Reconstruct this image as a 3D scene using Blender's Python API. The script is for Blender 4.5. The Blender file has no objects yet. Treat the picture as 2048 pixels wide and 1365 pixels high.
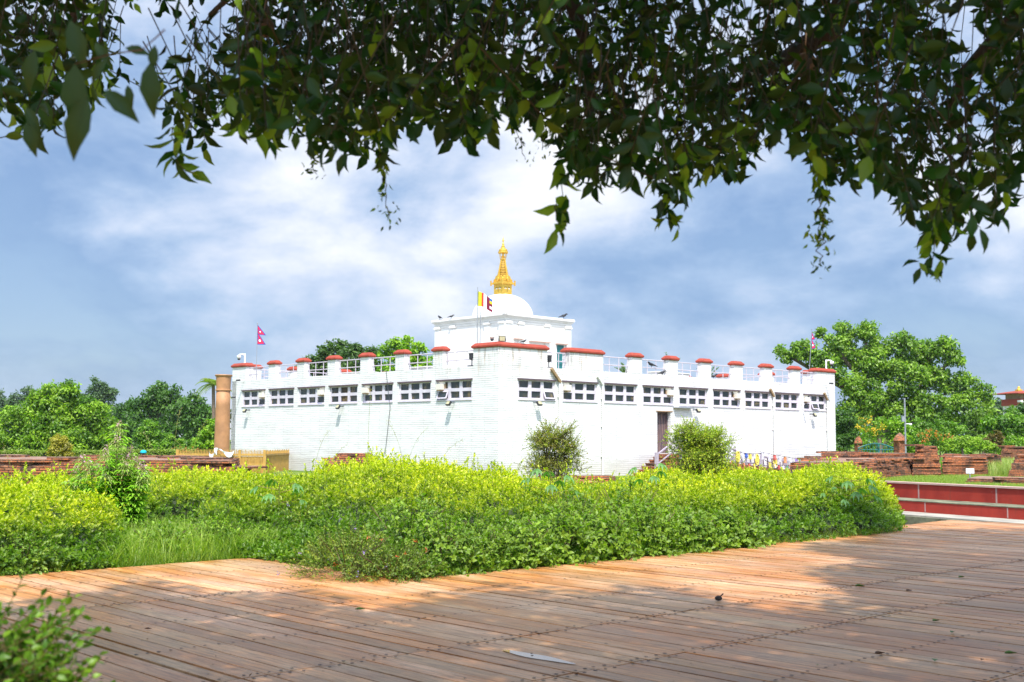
import bpy, math, random
import numpy as np
from mathutils import Vector, Matrix
random.seed(7)
RNG = np.random.default_rng(11)
SC = bpy.context.scene
COL = SC.collection

# ---------------------------------------------------------------- camera
F_PX = 2362.0
EYE = Vector((0.0, 0.0, 1.6))
PITCH = math.atan(198.0 / F_PX)
ROLL = 0.0055
_F = Vector((0, math.cos(PITCH), math.sin(PITCH)))
_R0 = Vector((1, 0, 0)); _U0 = Vector((0, -math.sin(PITCH), math.cos(PITCH)))
_R = _R0 * math.cos(ROLL) + _U0 * math.sin(ROLL)
_U = _U0 * math.cos(ROLL) - _R0 * math.sin(ROLL)

def ray(px, py):
    return _F * F_PX + _R * (px - 1024.0) + _U * (682.5 - py)
def at(px, py, Y):
    d = ray(px, py); return EYE + d * (Y / d.y)
def gnd(px, py, z=0.0):
    d = ray(px, py); return EYE + d * ((z - EYE.z) / d.z)
def hor(px):
    return 868.0 + (px + 1200.0) * 26.0 / 4750.0
def pxof(X, Y):
    return 1024.0 + 2370.0 * X / Y

cam = bpy.data.cameras.new('camera')
co = bpy.data.objects.new('camera', cam); COL.objects.link(co)
cam.sensor_width = 36.0; cam.lens = F_PX / 2048.0 * 36.0
cam.clip_start = 0.1; cam.clip_end = 3000.0
M = Matrix((( _R.x, _U.x, -_F.x, EYE.x), (_R.y, _U.y, -_F.y, EYE.y), (_R.z, _U.z, -_F.z, EYE.z), (0, 0, 0, 1)))
co.matrix_world = M
cam.dof.use_dof = True; cam.dof.focus_distance = 45.0; cam.dof.aperture_fstop = 6.3
SC.camera = co

ER = Vector((0.7293, 0.6842, 0)); EL = Vector((-0.6842, 0.7293, 0))
ANG = math.atan2(ER.y, ER.x)
GZ = -0.06                      # ground level, the boardwalk's top is z = 0

# ---------------------------------------------------------------- materials
def new_mat(name):
    m = bpy.data.materials.new(name); m.use_nodes = True
    nt = m.node_tree; nt.nodes.clear()
    return m, nt, nt.nodes, nt.links
def N(nt, t, **kw):
    n = nt.nodes.new(t)
    for k, v in kw.items(): setattr(n, k, v)
    return n
def ramp(nt, stops, interp='LINEAR'):
    r = nt.nodes.new('ShaderNodeValToRGB'); cr = r.color_ramp; cr.interpolation = interp
    while len(cr.elements) < len(stops): cr.elements.new(0.5)
    for e, (p, c) in zip(cr.elements, stops):
        e.position = p; e.color = (c[0], c[1], c[2], 1) if not isinstance(c, (int, float)) else (c, c, c, 1)
    return r
def noise(nt, scale, detail=4, rough=0.55, vec=None, dim='3D'):
    n = nt.nodes.new('ShaderNodeTexNoise'); n.noise_dimensions = dim
    n.inputs['Scale'].default_value = scale; n.inputs['Detail'].default_value = detail
    n.inputs['Roughness'].default_value = rough
    if vec is not None: nt.links.new(vec, n.inputs['Vector'])
    return n
def mapping(nt, vec, scale=(1,1,1), loc=(0,0,0), rot=(0,0,0)):
    mp = nt.nodes.new('ShaderNodeMapping')
    mp.inputs['Scale'].default_value = scale; mp.inputs['Location'].default_value = loc; mp.inputs['Rotation'].default_value = rot
    nt.links.new(vec, mp.inputs['Vector']); return mp.outputs[0]
def mixc(nt, fac, a, b, blend='MIX'):
    m = nt.nodes.new('ShaderNodeMix'); m.data_type = 'RGBA'; m.blend_type = blend
    for s, v in ((m.inputs[0], fac), (m.inputs[6], a), (m.inputs[7], b)):
        if isinstance(v, (int, float)): s.default_value = v
        elif isinstance(v, (tuple, list)): s.default_value = (v[0], v[1], v[2], 1)
        else: nt.links.new(v, s)
    return m.outputs[2]
def math_(nt, op, a, b=None, c=None, clamp=False):
    m = nt.nodes.new('ShaderNodeMath'); m.operation = op; m.use_clamp = clamp
    for i, v in enumerate((a, b, c)):
        if v is None: continue
        if isinstance(v, (int, float)): m.inputs[i].default_value = v
        else: nt.links.new(v, m.inputs[i])
    return m.outputs[0]
def principled(nt, col, rough=0.7, metal=0.0, spec=0.5, normal=None):
    p = nt.nodes.new('ShaderNodeBsdfPrincipled'); o = nt.nodes.new('ShaderNodeOutputMaterial')
    for k, v in (('Base Color', col), ('Roughness', rough), ('Metallic', metal), ('Specular IOR Level', spec)):
        if isinstance(v, (int, float)): p.inputs[k].default_value = v
        elif isinstance(v, (tuple, list)): p.inputs[k].default_value = (v[0], v[1], v[2], 1)
        else: nt.links.new(v, p.inputs[k])
    if normal is not None: nt.links.new(normal, p.inputs['Normal'])
    nt.links.new(p.outputs[0], o.inputs[0]); return p
def bump(nt, h, strength=0.3, dist=0.02):
    b = nt.nodes.new('ShaderNodeBump'); b.inputs['Strength'].default_value = strength; b.inputs['Distance'].default_value = dist
    nt.links.new(h, b.inputs['Height']); return b.outputs[0]
def objco(nt):
    return nt.nodes.new('ShaderNodeTexCoord').outputs['Object']

def simple(name, col, rough=0.6, metal=0.0, var=0.25, scale=6.0, bmp=0.0, spec=0.5):
    m, nt, nd, lk = new_mat(name)
    c = objco(nt); n = noise(nt, scale, 5, 0.6, c)
    lo = tuple(x * (1 - var) for x in col); hi = tuple(min(1, x * (1 + var * 0.6)) for x in col)
    r = ramp(nt, [(0.3, lo), (0.7, hi)]); lk.new(n.outputs[0], r.inputs[0])
    nn = bump(nt, n.outputs[0], bmp, 0.02) if bmp else None
    principled(nt, r.outputs[0], rough, metal, spec, nn); return m

def leaf_mat(name, trans=0.35, rough=0.45, gloss=0.4):
    m, nt, nd, lk = new_mat(name)
    a = nd.new('ShaderNodeAttribute'); a.attribute_name = 'leafcol'
    p = nd.new('ShaderNodeBsdfPrincipled'); p.inputs['Roughness'].default_value = rough
    p.inputs['Specular IOR Level'].default_value = gloss
    lk.new(a.outputs['Color'], p.inputs['Base Color'])
    t = nd.new('ShaderNodeBsdfTranslucent')
    tc = mixc(nt, 1.0, a.outputs['Color'], (1.3, 1.8, 0.40), 'MULTIPLY')
    lk.new(tc, t.inputs['Color'])
    mx = nd.new('ShaderNodeMixShader'); mx.inputs[0].default_value = trans
    lk.new(p.outputs[0], mx.inputs[1]); lk.new(t.outputs[0], mx.inputs[2])
    o = nd.new('ShaderNodeOutputMaterial'); lk.new(mx.outputs[0], o.inputs[0]); return m

def painted_brick(name='white_brick_paint'):
    m, nt, nd, lk = new_mat(name)
    c = objco(nt)
    sep = nd.new('ShaderNodeSeparateXYZ'); lk.new(c, sep.inputs[0])
    xy = math_(nt, 'ADD', sep.outputs[0], sep.outputs[1])
    cmb = nd.new('ShaderNodeCombineXYZ'); lk.new(xy, cmb.inputs[0]); lk.new(sep.outputs[2], cmb.inputs[1])
    wob = noise(nt, 1.3, 3, 0.5, cmb.outputs[0])
    wz = math_(nt, 'MULTIPLY_ADD', wob.outputs[0], 0.05, sep.outputs[2])
    cm2 = nd.new('ShaderNodeCombineXYZ'); lk.new(xy, cm2.inputs[0]); lk.new(wz, cm2.inputs[1])
    br = nd.new('ShaderNodeTexBrick'); lk.new(cm2.outputs[0], br.inputs['Vector'])
    br.inputs['Scale'].default_value = 1.0; br.inputs['Brick Width'].default_value = 1.7; br.inputs['Row Height'].default_value = 0.095
    br.inputs['Mortar Size'].default_value = 0.012; br.inputs['Mortar Smooth'].default_value = 0.4
    br.inputs['Color1'].default_value = (0.77, 0.752, 0.735, 1); br.inputs['Color2'].default_value = (0.69, 0.672, 0.655, 1)
    br.inputs['Mortar'].default_value = (0.41, 0.39, 0.385, 1)
    # paint fills most joints: the dark line only shows here and there
    sm = mapping(nt, cmb.outputs[0], (0.7, 3.2, 1)); n1 = noise(nt, 1.0, 5, 0.7, sm)
    r1 = ramp(nt, [(0.36, 0.15), (0.58, 1.0)]); lk.new(n1.outputs[0], r1.inputs[0])
    base = mixc(nt, r1.outputs[0], (0.77, 0.752, 0.735), br.outputs['Color'])
    # dark ragged dashes in the joints
    dm = mapping(nt, cm2.outputs[0], (5.0, 21.0, 1)); n2 = noise(nt, 1.0, 3, 0.7, dm)
    r2 = ramp(nt, [(0.55, 0.0), (0.66, 1.0)]); lk.new(n2.outputs[0], r2.inputs[0])
    d2 = math_(nt, 'MULTIPLY', r2.outputs[0], br.outputs['Fac'])
    d2 = math_(nt, 'MULTIPLY', d2, r1.outputs[0])
    base = mixc(nt, math_(nt, 'MULTIPLY', d2, 0.75), base, (0.22, 0.20, 0.19))
    # fine speckle of peeling paint
    n3 = noise(nt, 26.0, 2, 0.6, cmb.outputs[0]); r3 = ramp(nt, [(0.66, 0.0), (0.74, 1.0)]); lk.new(n3.outputs[0], r3.inputs[0])
    base = mixc(nt, math_(nt, 'MULTIPLY', r3.outputs[0], 0.22), base, (0.45, 0.42, 0.42))
    # rust and rain streaks below the parapet
    st = mapping(nt, cmb.outputs[0], (5.5, 0.5, 1)); n4 = noise(nt, 1.0, 4, 0.7, st)
    r4 = ramp(nt, [(0.50, 0.0), (0.66, 1.0)]); lk.new(n4.outputs[0], r4.inputs[0])
    zr = ramp(nt, [(0.0, 0.0), (0.35, 0.1), (0.95, 1.0)])
    lk.new(math_(nt, 'MULTIPLY_ADD', sep.outputs[2], 0.62, -2.35), zr.inputs[0])
    big = noise(nt, 0.22, 2, 0.5, cmb.outputs[0]); rb = ramp(nt, [(0.5, 0.0), (0.62, 1.0)]); lk.new(big.outputs[0], rb.inputs[0])
    near = ramp(nt, [(0.0, 1.0), (0.5, 1.0), (0.75, 0.12), (1.0, 0.12)])
    lk.new(math_(nt, 'MULTIPLY', xy, 0.1), near.inputs[0])
    f = math_(nt, 'MULTIPLY', r4.outputs[0], zr.outputs[0]); f = math_(nt, 'MULTIPLY', f, near.outputs[0])
    n5 = noise(nt, 2.5, 3, 0.5, cmb.outputs[0])
    rc = ramp(nt, [(0.4, (0.50, 0.30, 0.15)), (0.6, (0.28, 0.25, 0.22))]); lk.new(n5.outputs[0], rc.inputs[0])
    base = mixc(nt, math_(nt, 'MULTIPLY', f, 0.85), base, rc.outputs[0])
    gb = ramp(nt, [(0.0, 1.0), (0.5, 0.35), (1.0, 0.0)]); lk.new(math_(nt, 'MULTIPLY_ADD', sep.outputs[2], 1.1, math_(nt,'MULTIPLY',n1.outputs[0],-0.9)), gb.inputs[0])
    base = mixc(nt, math_(nt, 'MULTIPLY', gb.outputs[0], 0.45), base, (0.42, 0.36, 0.30))
    # soft grubbiness
    n6 = noise(nt, 0.6, 4, 0.6, cmb.outputs[0]); r6 = ramp(nt, [(0.35, 0.92), (0.65, 1.0)]); lk.new(n6.outputs[0], r6.inputs[0])
    base = mixc(nt, 1.0, base, r6.outputs[0], 'MULTIPLY')
    hgt = math_(nt, 'SUBTRACT', math_(nt, 'MULTIPLY', n3.outputs[0], 0.35), br.outputs['Fac'])
    principled(nt, base, 0.8, 0, 0.3, bump(nt, hgt, 0.6, 0.018)); return m

def ruin_brick(name, tone=1.0):
    m, nt, nd, lk = new_mat(name)
    c = objco(nt)
    sep = nd.new('ShaderNodeSeparateXYZ'); lk.new(c, sep.inputs[0])
    xy = math_(nt, 'ADD', sep.outputs[0], sep.outputs[1])
    cmb = nd.new('ShaderNodeCombineXYZ'); lk.new(xy, cmb.inputs[0]); lk.new(sep.outputs[2], cmb.inputs[1])
    br = nd.new('ShaderNodeTexBrick'); lk.new(cmb.outputs[0], br.inputs['Vector'])
    br.inputs['Scale'].default_value = 1.0; br.inputs['Brick Width'].default_value = 0.27; br.inputs['Row Height'].default_value = 0.075
    br.inputs['Mortar Size'].default_value = 0.012; br.inputs['Bias'].default_value = -0.1
    br.inputs['Color1'].default_value = (0.56*tone, 0.175*tone, 0.065*tone, 1); br.inputs['Color2'].default_value = (0.34*tone, 0.12*tone, 0.055*tone, 1)
    br.inputs['Mortar'].default_value = (0.06, 0.045, 0.035, 1)
    n1 = noise(nt, 1.6, 6, 0.7, c); r1 = ramp(nt, [(0.46, 0.0), (0.62, 1.0)]); lk.new(n1.outputs[0], r1.inputs[0])
    base = mixc(nt, math_(nt, 'MULTIPLY', r1.outputs[0], 0.88), br.outputs['Color'], (0.05, 0.04, 0.034))
    n2 = noise(nt, 7.0, 4, 0.7, c); r2 = ramp(nt, [(0.52, 0.0), (0.66, 1.0)]); lk.new(n2.outputs[0], r2.inputs[0])
    base = mixc(nt, math_(nt, 'MULTIPLY', r2.outputs[0], 0.45), base, (0.50, 0.25, 0.14))
    g = nd.new('ShaderNodeNewGeometry'); sn = nd.new('ShaderNodeSeparateXYZ'); lk.new(g.outputs['Normal'], sn.inputs[0])
    up = ramp(nt, [(0.6, 0.0), (0.95, 1.0)]); lk.new(sn.outputs[2], up.inputs[0])
    n3 = noise(nt, 3.0, 5, 0.6, c); rt = ramp(nt, [(0.35, (0.13, 0.10, 0.08)), (0.6, (0.33, 0.22, 0.16)), (0.8, (0.10, 0.12, 0.05))]); lk.new(n3.outputs[0], rt.inputs[0])
    base = mixc(nt, math_(nt, 'MULTIPLY', up.outputs[0], 0.8), base, rt.outputs[0])
    h = math_(nt, 'SUBTRACT', n2.outputs[0], br.outputs['Fac'])
    principled(nt, base, 0.9, 0, 0.2, bump(nt, h, 0.8, 0.03)); return m

def wood_deck():
    m, nt, nd, lk = new_mat('deck_wood')
    c = objco(nt)
    a = nd.new('ShaderNodeAttribute'); a.attribute_name = 'leafcol'
    # object space: x across the planks, y along them
    g1 = mapping(nt, c, (26.0, 1.1, 1)); n1 = noise(nt, 1.0, 6, 0.65, g1)
    r1 = ramp(nt, [(0.30, (0.37, 0.13, 0.030)), (0.55, (0.55, 0.215, 0.052)), (0.75, (0.64, 0.29, 0.095))]); lk.new(n1.outputs[0], r1.inputs[0])
    n2 = noise(nt, 0.8, 6, 0.65, mapping(nt, c, (2.2, 0.7, 1))); r2 = ramp(nt, [(0.42, 0.0), (0.62, 1.0)]); lk.new(n2.outputs[0], r2.inputs[0])
    base = mixc(nt, math_(nt, 'MULTIPLY', r2.outputs[0], 0.70), r1.outputs[0], (0.66, 0.43, 0.25))
    n3 = noise(nt, 3.5, 5, 0.7, mapping(nt, c, (3.0, 0.9, 1))); r3 = ramp(nt, [(0.60, 0.0), (0.72, 1.0)]); lk.new(n3.outputs[0], r3.inputs[0])
    base = mixc(nt, math_(nt, 'MULTIPLY', r3.outputs[0], 0.75), base, (0.24, 0.095, 0.03))
    n7 = noise(nt, 1.0, 6, 0.75, mapping(nt, c, (38.0, 2.2, 1))); r7 = ramp(nt, [(0.40, 0.62), (0.56, 1.06)]); lk.new(n7.outputs[0], r7.inputs[0])
    base = mixc(nt, 1.0, base, r7.outputs[0], 'MULTIPLY')
    n8 = noise(nt, 1.0, 5, 0.7, mapping(nt, c, (5.0, 2.6, 1))); r8 = ramp(nt, [(0.62, 0.0), (0.70, 1.0)]); lk.new(n8.outputs[0], r8.inputs[0])
    base = mixc(nt, math_(nt, 'MULTIPLY', r8.outputs[0], 0.5), base, (0.14, 0.07, 0.035))
    n5 = noise(nt, 0.35, 3, 0.5, c); r5 = ramp(nt, [(0.50, 0.0), (0.66, 1.0)]); lk.new(n5.outputs[0], r5.inputs[0])
    base = mixc(nt, math_(nt, 'MULTIPLY', r5.outputs[0], 0.3), base, (0.22, 0.17, 0.07))
    base = mixc(nt, 1.0, base, a.outputs['Color'], 'MULTIPLY')
    n4 = noise(nt, 60.0, 3, 0.6, c); r4 = ramp(nt, [(0.66, 1.0), (0.74, 0.45)]); lk.new(n4.outputs[0], r4.inputs[0])
    base = mixc(nt, 1.0, base, r4.outputs[0], 'MULTIPLY')
    rr = ramp(nt, [(0.3, 0.32), (0.7, 0.52)]); lk.new(n2.outputs[0], rr.inputs[0])
    principled(nt, base, rr.outputs[0], 0, 0.32, bump(nt, n1.outputs[0], 0.5, 0.008)); return m

def red_plaster():
    m, nt, nd, lk = new_mat('red_plaster')
    c = objco(nt)
    n = noise(nt, 1.1, 6, 0.65, mapping(nt, c, (1, 1, 0.5)))
    r = ramp(nt, [(0.3, (0.25, 0.022, 0.014)), (0.6, (0.36, 0.036, 0.020)), (0.8, (0.31, 0.060, 0.033))]); lk.new(n.outputs[0], r.inputs[0])
    n2 = noise(nt, 1.0, 5, 0.7, mapping(nt, c, (3.5, 3.5, 0.8))); r2 = ramp(nt, [(0.6, 0.0), (0.75, 1.0)]); lk.new(n2.outputs[0], r2.inputs[0])
    b = mixc(nt, math_(nt, 'MULTIPLY', r2.outputs[0], 0.65), r.outputs[0], (0.13, 0.045, 0.03))
    n9 = noise(nt, 5.0, 6, 0.75, c); r9 = ramp(nt, [(0.66, 0.0), (0.71, 1.0)]); lk.new(n9.outputs[0], r9.inputs[0])
    b = mixc(nt, math_(nt, 'MULTIPLY', r9.outputs[0], 0.5), b, (0.42, 0.26, 0.21))
    principled(nt, b, 0.75, 0, 0.3, bump(nt, n2.outputs[0], 0.2, 0.02)); return m

def capital_red():
    m, nt, nd, lk = new_mat('red_cap_paint')
    c = objco(nt); n = noise(nt, 3.0, 6, 0.7, c)
    r = ramp(nt, [(0.35, (0.25, 0.038, 0.022)), (0.58, (0.33, 0.055, 0.03)), (0.75, (0.17, 0.035, 0.025))]); lk.new(n.outputs[0], r.inputs[0])
    n2 = noise(nt, 9.0, 4, 0.7, c); r2 = ramp(nt, [(0.66, 0.0), (0.73, 1.0)]); lk.new(n2.outputs[0], r2.inputs[0])
    b = mixc(nt, math_(nt, 'MULTIPLY', r2.outputs[0], 0.4), r.outputs[0], (0.55, 0.35, 0.28))
    principled(nt, b, 0.7, 0, 0.3, bump(nt, n2.outputs[0], 0.3, 0.02)); return m

def grass_ground():
    m, nt, nd, lk = new_mat('lawn')
    c = objco(nt)
    n = noise(nt, 0.35, 6, 0.6, c); n2 = noise(nt, 14.0, 4, 0.7, c)
    r = ramp(nt, [(0.3, (0.07, 0.13, 0.018)), (0.5, (0.15, 0.22, 0.035)), (0.7, (0.24, 0.25, 0.07))]); lk.new(n.outputs[0], r.inputs[0])
    r2 = ramp(nt, [(0.3, 0.45), (0.7, 1.25)]); lk.new(n2.outputs[0], r2.inputs[0])
    b = mixc(nt, 1.0, r.outputs[0], r2.outputs[0], 'MULTIPLY')
    principled(nt, b, 0.95, 0, 0.1, bump(nt, n2.outputs[0], 0.8, 0.05)); return m

MAT = {}
MAT['brick'] = painted_brick()
MAT['white'] = simple('white_limewash', (0.71, 0.69, 0.645), 0.8, 0, 0.12, 1.2, 0.2)
MAT['cap'] = capital_red()
MAT['frame'] = simple('lilac_frame_paint', (0.60, 0.54, 0.60), 0.6, 0, 0.15, 3)
MAT['frame_top'] = simple('rust_and_shade_lintel', (0.11, 0.075, 0.085), 0.7, 0, 0.3, 5)  # rust and the lintel's shadow line put into one dark colour
MAT['rail'] = simple('white_rail_paint', (0.50, 0.44, 0.49), 0.45, 0, 0.12, 8)
MAT['ramp_rail'] = simple('lilac_rail_paint', (0.40, 0.33, 0.40), 0.5, 0, 0.15, 8)
MAT['ac'] = simple('cream_plastic', (0.72, 0.67, 0.58), 0.5, 0, 0.12, 5)
MAT['tan'] = simple('brown_board', (0.34, 0.22, 0.13), 0.7, 0, 0.3, 5)
MAT['dark'] = simple('dark_metal', (0.035, 0.035, 0.04), 0.5, 0.2, 0.3, 8)
MAT['grey'] = simple('grey_metal', (0.34, 0.35, 0.37), 0.45, 0.5, 0.2, 8)
MAT['lamp_glass'] = simple('lamp_glass', (0.42, 0.38, 0.22), 0.15, 0, 0.2, 12)
MAT['white_plastic'] = simple('white_plastic', (0.8, 0.8, 0.8), 0.35, 0, 0.05, 8)
MAT['pipe'] = simple('drainpipe_paint', (0.72, 0.72, 0.68), 0.55, 0, 0.1, 4)
MAT['rust'] = simple('rusty_channel', (0.30, 0.20, 0.10), 0.8, 0, 0.4, 7)
MAT['gold'] = simple('gilded_metal', (0.80, 0.49, 0.075), 0.38, 0.6, 0.22, 14, 0.3)
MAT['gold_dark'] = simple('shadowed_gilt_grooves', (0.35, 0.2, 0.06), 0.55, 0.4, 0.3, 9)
MAT['concrete'] = simple('terrace_concrete', (0.42, 0.40, 0.37), 0.9, 0, 0.3, 1.5, 0.3)
MAT['ruin'] = ruin_brick('ruin_brick')
MAT['ruin_dark'] = ruin_brick('weathered_ruin_brick', 0.75)
MAT['wood'] = wood_deck()
MAT['void'] = simple('bolt_and_gap_black', (0.03, 0.022, 0.018), 0.8, 0, 0.3, 30)  # bolt heads, and near-black for the shade under the plank gaps
MAT['redwall'] = red_plaster()
MAT['coping'] = simple('pale_stone_coping', (0.48, 0.31, 0.25), 0.8, 0, 0.2, 2)
MAT['kerb'] = simple('pale_kerb_stone', (0.33, 0.30, 0.24), 0.8, 0, 0.4, 1.2)
MAT['mossy'] = simple('mossy_stone', (0.17, 0.17, 0.10), 0.9, 0, 0.75, 1.6, 0.3)
MAT['lawn'] = grass_ground()
MAT['leaf'] = leaf_mat('leaf_matt', 0.35)
MAT['leaf_glossy'] = leaf_mat('leaf_glossy', 0.24, 0.45, 0.3)
MAT['bark'] = simple('bark', (0.16, 0.115, 0.08), 0.9, 0, 0.4, 10, 0.6)
MAT['twig'] = simple('green_twig', (0.14, 0.10, 0.045), 0.8, 0, 0.3, 20)
MAT['sand'] = simple('pillar_sandstone', (0.38, 0.185, 0.078), 0.65, 0, 0.35, 1.3, 0.35)
MAT['dark_bark'] = simple('dark_limb_bark', (0.045, 0.033, 0.022), 0.9, 0, 0.4, 14, 0.6)
MAT['cloth_white'] = simple('white_cloth', (0.85, 0.85, 0.85), 0.8, 0, 0.05, 4)
MAT['fence_yellow'] = simple('gilded_fence_paint', (0.44, 0.25, 0.05), 0.6, 0, 0.25, 4)
MAT['teal'] = simple('teal_paint', (0.01, 0.13, 0.13), 0.5, 0, 0.2, 4)
MAT['black_feather'] = simple('black_feather', (0.012, 0.012, 0.015), 0.4, 0, 0.2, 20)

def glass_pane():
    m, nt, nd, lk = new_mat('dark_window_glass')
    c = objco(nt); n = noise(nt, 1.7, 2, 0.5, c)
    r = ramp(nt, [(0.0, (0.012, 0.016, 0.018)), (0.5, (0.028, 0.036, 0.034)), (0.60, (0.05, 0.045, 0.03)), (0.66, (0.15, 0.11, 0.05)), (0.72, (0.03, 0.04, 0.04))]); lk.new(n.outputs[0], r.inputs[0])
    principled(nt, r.outputs[0], 0.12, 0, 0.5); return m
MAT['pane'] = glass_pane()
def door_wood():
    m, nt, nd, lk = new_mat('old_door_wood')
    c = objco(nt); sep = nd.new('ShaderNodeSeparateXYZ'); lk.new(c, sep.inputs[0])
    n = noise(nt, 1.0, 5, 0.6, mapping(nt, c, (14, 14, 0.9)))
    r = ramp(nt, [(0.3, (0.045, 0.045, 0.06)), (0.5, (0.13, 0.085, 0.09)), (0.7, (0.27, 0.16, 0.11))]); lk.new(n.outputs[0], r.inputs[0])
    principled(nt, r.outputs[0], 0.6, 0, 0.4, bump(nt, n.outputs[0], 0.4, 0.02)); return m
MAT['door'] = door_wood()
def water_mat():
    m, nt, nd, lk = new_mat('pond_water')
    c = objco(nt); n = noise(nt, 5.0, 3, 0.5, c)
    principled(nt, (0.045, 0.055, 0.02), 0.05, 0, 0.5, bump(nt, n.outputs[0], 0.1, 0.01)); return m
MAT['water'] = water_mat()
def puddle_mat():
    m, nt, nd, lk = new_mat('puddle_water')
    principled(nt, (0.16, 0.12, 0.10), 0.03, 0, 1.0); return m
MAT['puddle'] = puddle_mat()

# ---------------------------------------------------------------- mesh building
class MB:
    def __init__(s): s.v = []; s.f = []; s.m = []
    def add(s, vs, fs, mi=0):
        o = len(s.v); s.v += [tuple(v) for v in vs]
        for f in fs: s.f.append(tuple(o + i for i in f)); s.m.append(mi)
    def box(s, x0, x1, y0, y1, z0, z1, mi=0, top_inset=0.0):
        i = top_inset
        vs = [(x0,y0,z0),(x1,y0,z0),(x1,y1,z0),(x0,y1,z0),(x0+i,y0+i,z1),(x1-i,y0+i,z1),(x1-i,y1-i,z1),(x0+i,y1-i,z1)]
        s.add(vs, [(3,2,1,0),(4,5,6,7),(0,1,5,4),(1,2,6,5),(2,3,7,6),(3,0,4,7)], mi); return s
    def obox(s, c, ax, ay, az, hx, hy, hz, mi=0):
        c = Vector(c); ax = Vector(ax).normalized()*hx; ay = Vector(ay).normalized()*hy; az = Vector(az).normalized()*hz
        vs = [c-ax-ay-az, c+ax-ay-az, c+ax+ay-az, c-ax+ay-az, c-ax-ay+az, c+ax-ay+az, c+ax+ay+az, c-ax+ay+az]
        s.add(vs, [(3,2,1,0),(4,5,6,7),(0,1,5,4),(1,2,6,5),(2,3,7,6),(3,0,4,7)], mi); return s
    def tube(s, pts, rad, n=6, mi=0, cap=True):
        pts = [Vector(p) for p in pts]; k = len(pts)
        if isinstance(rad, (int, float)): rad = [rad]*k
        vs = []; prev = None
        for i, p in enumerate(pts):
            t = (pts[min(i+1,k-1)] - pts[max(i-1,0)]).normalized()
            u = prev - t*prev.dot(t) if prev is not None else t.orthogonal()
            if u.length < 1e-5: u = t.orthogonal()
            u.normalize(); prev = u; w = t.cross(u)
            for j in range(n):
                a = 2*math.pi*j/n; vs.append(p + (u*math.cos(a)+w*math.sin(a))*rad[i])
        fs = [(i*n+j, i*n+(j+1)%n, (i+1)*n+(j+1)%n, (i+1)*n+j) for i in range(k-1) for j in range(n)]
        if cap: fs += [tuple(range(n-1,-1,-1)), tuple((k-1)*n+j for j in range(n))]
        s.add(vs, fs, mi); return s
    def lathe(s, c, prof, n=24, mi=0, sq=False, rot=0.0):
        c = Vector(c); vs = []
        for (r, z) in prof:
            for j in range(n):
                a = 2*math.pi*j/n + rot; vs.append((c.x+r*math.cos(a), c.y+r*math.sin(a), c.z+z))
        k = len(prof)
        fs = [(i*n+j, i*n+(j+1)%n, (i+1)*n+(j+1)%n, (i+1)*n+j) for i in range(k-1) for j in range(n)]
        fs += [tuple(range(n-1,-1,-1)), tuple((k-1)*n+j for j in range(n))]
        s.add(vs, fs, mi); return s
    def prism(s, poly, z0, z1, mi=0, top=None):
        n = len(poly); top = top or poly
        vs = [(p[0],p[1],z0) for p in poly] + [(p[0],p[1],z1) for p in top]
        s.add(vs, [tuple(range(n-1,-1,-1)), tuple(range(n,2*n))] + [(i,(i+1)%n,n+(i+1)%n,n+i) for i in range(n)], mi); return s
    def sphere(s, c, r, n=10, mi=0, sc=(1,1,1)):
        c = Vector(c); vs = [(c.x, c.y, c.z-r*sc[2])]
        for i in range(1, n):
            t = -math.pi/2 + math.pi*i/n
            for j in range(2*n):
                a = math.pi*j/n; vs.append((c.x+r*sc[0]*math.cos(t)*math.cos(a), c.y+r*sc[1]*math.cos(t)*math.sin(a), c.z+r*sc[2]*math.sin(t)))
        vs.append((c.x, c.y, c.z+r*sc[2])); m = 2*n; L = len(vs)-1
        fs = [(0, 1+(j+1)%m, 1+j) for j in range(m)] + [(L, 1+(n-2)*m+j, 1+(n-2)*m+(j+1)%m) for j in range(m)]
        fs += [(1+i*m+j, 1+i*m+(j+1)%m, 1+(i+1)*m+(j+1)%m, 1+(i+1)*m+j) for i in range(n-2) for j in range(m)]
        s.add(vs, fs, mi); return s
    def build(s, name, mats, parent=None, smooth=False, bevel=0.0):
        me = bpy.data.meshes.new(name); me.from_pydata(s.v, [], s.f)
        if not isinstance(mats, (list, tuple)): mats = [mats]
        for m in mats: me.materials.append(MAT[m] if isinstance(m, str) else m)
        me.polygons.foreach_set('material_index', s.m)
        if smooth:
            me.polygons.foreach_set('use_smooth', [True]*len(s.f))
        me.update()
        o = bpy.data.objects.new(name, me); COL.objects.link(o)
        if parent is not None: o.parent = parent
        if bevel:
            b = o.modifiers.new('bevel', 'BEVEL'); b.width = bevel; b.segments = 2; b.limit_method = 'ANGLE'
        return o

def tag(o, label=None, cat=None, group=None, kind=None):
    if label: o['label'] = label
    if cat: o['category'] = cat
    if group: o['group'] = group
    if kind: o['kind'] = kind
    return o
def empty(name, loc, rz=0.0):
    o = bpy.data.objects.new(name, None); COL.objects.link(o); o.location = loc; o.rotation_euler = (0,0,rz); o.empty_display_size = 0.2
    return o
def copy_thing(o, loc=None, rz=None, label=None):
    c = o.copy(); COL.objects.link(c)
    if loc is not None: c.location = loc
    if rz is not None: c.rotation_euler = (0,0,rz)
    if label: c['label'] = label
    for ch in list(o.children):
        k = ch.copy(); COL.objects.link(k); k.parent = c
        for g in list(ch.children):
            d = g.copy(); COL.objects.link(d); d.parent = k
    return c

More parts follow.
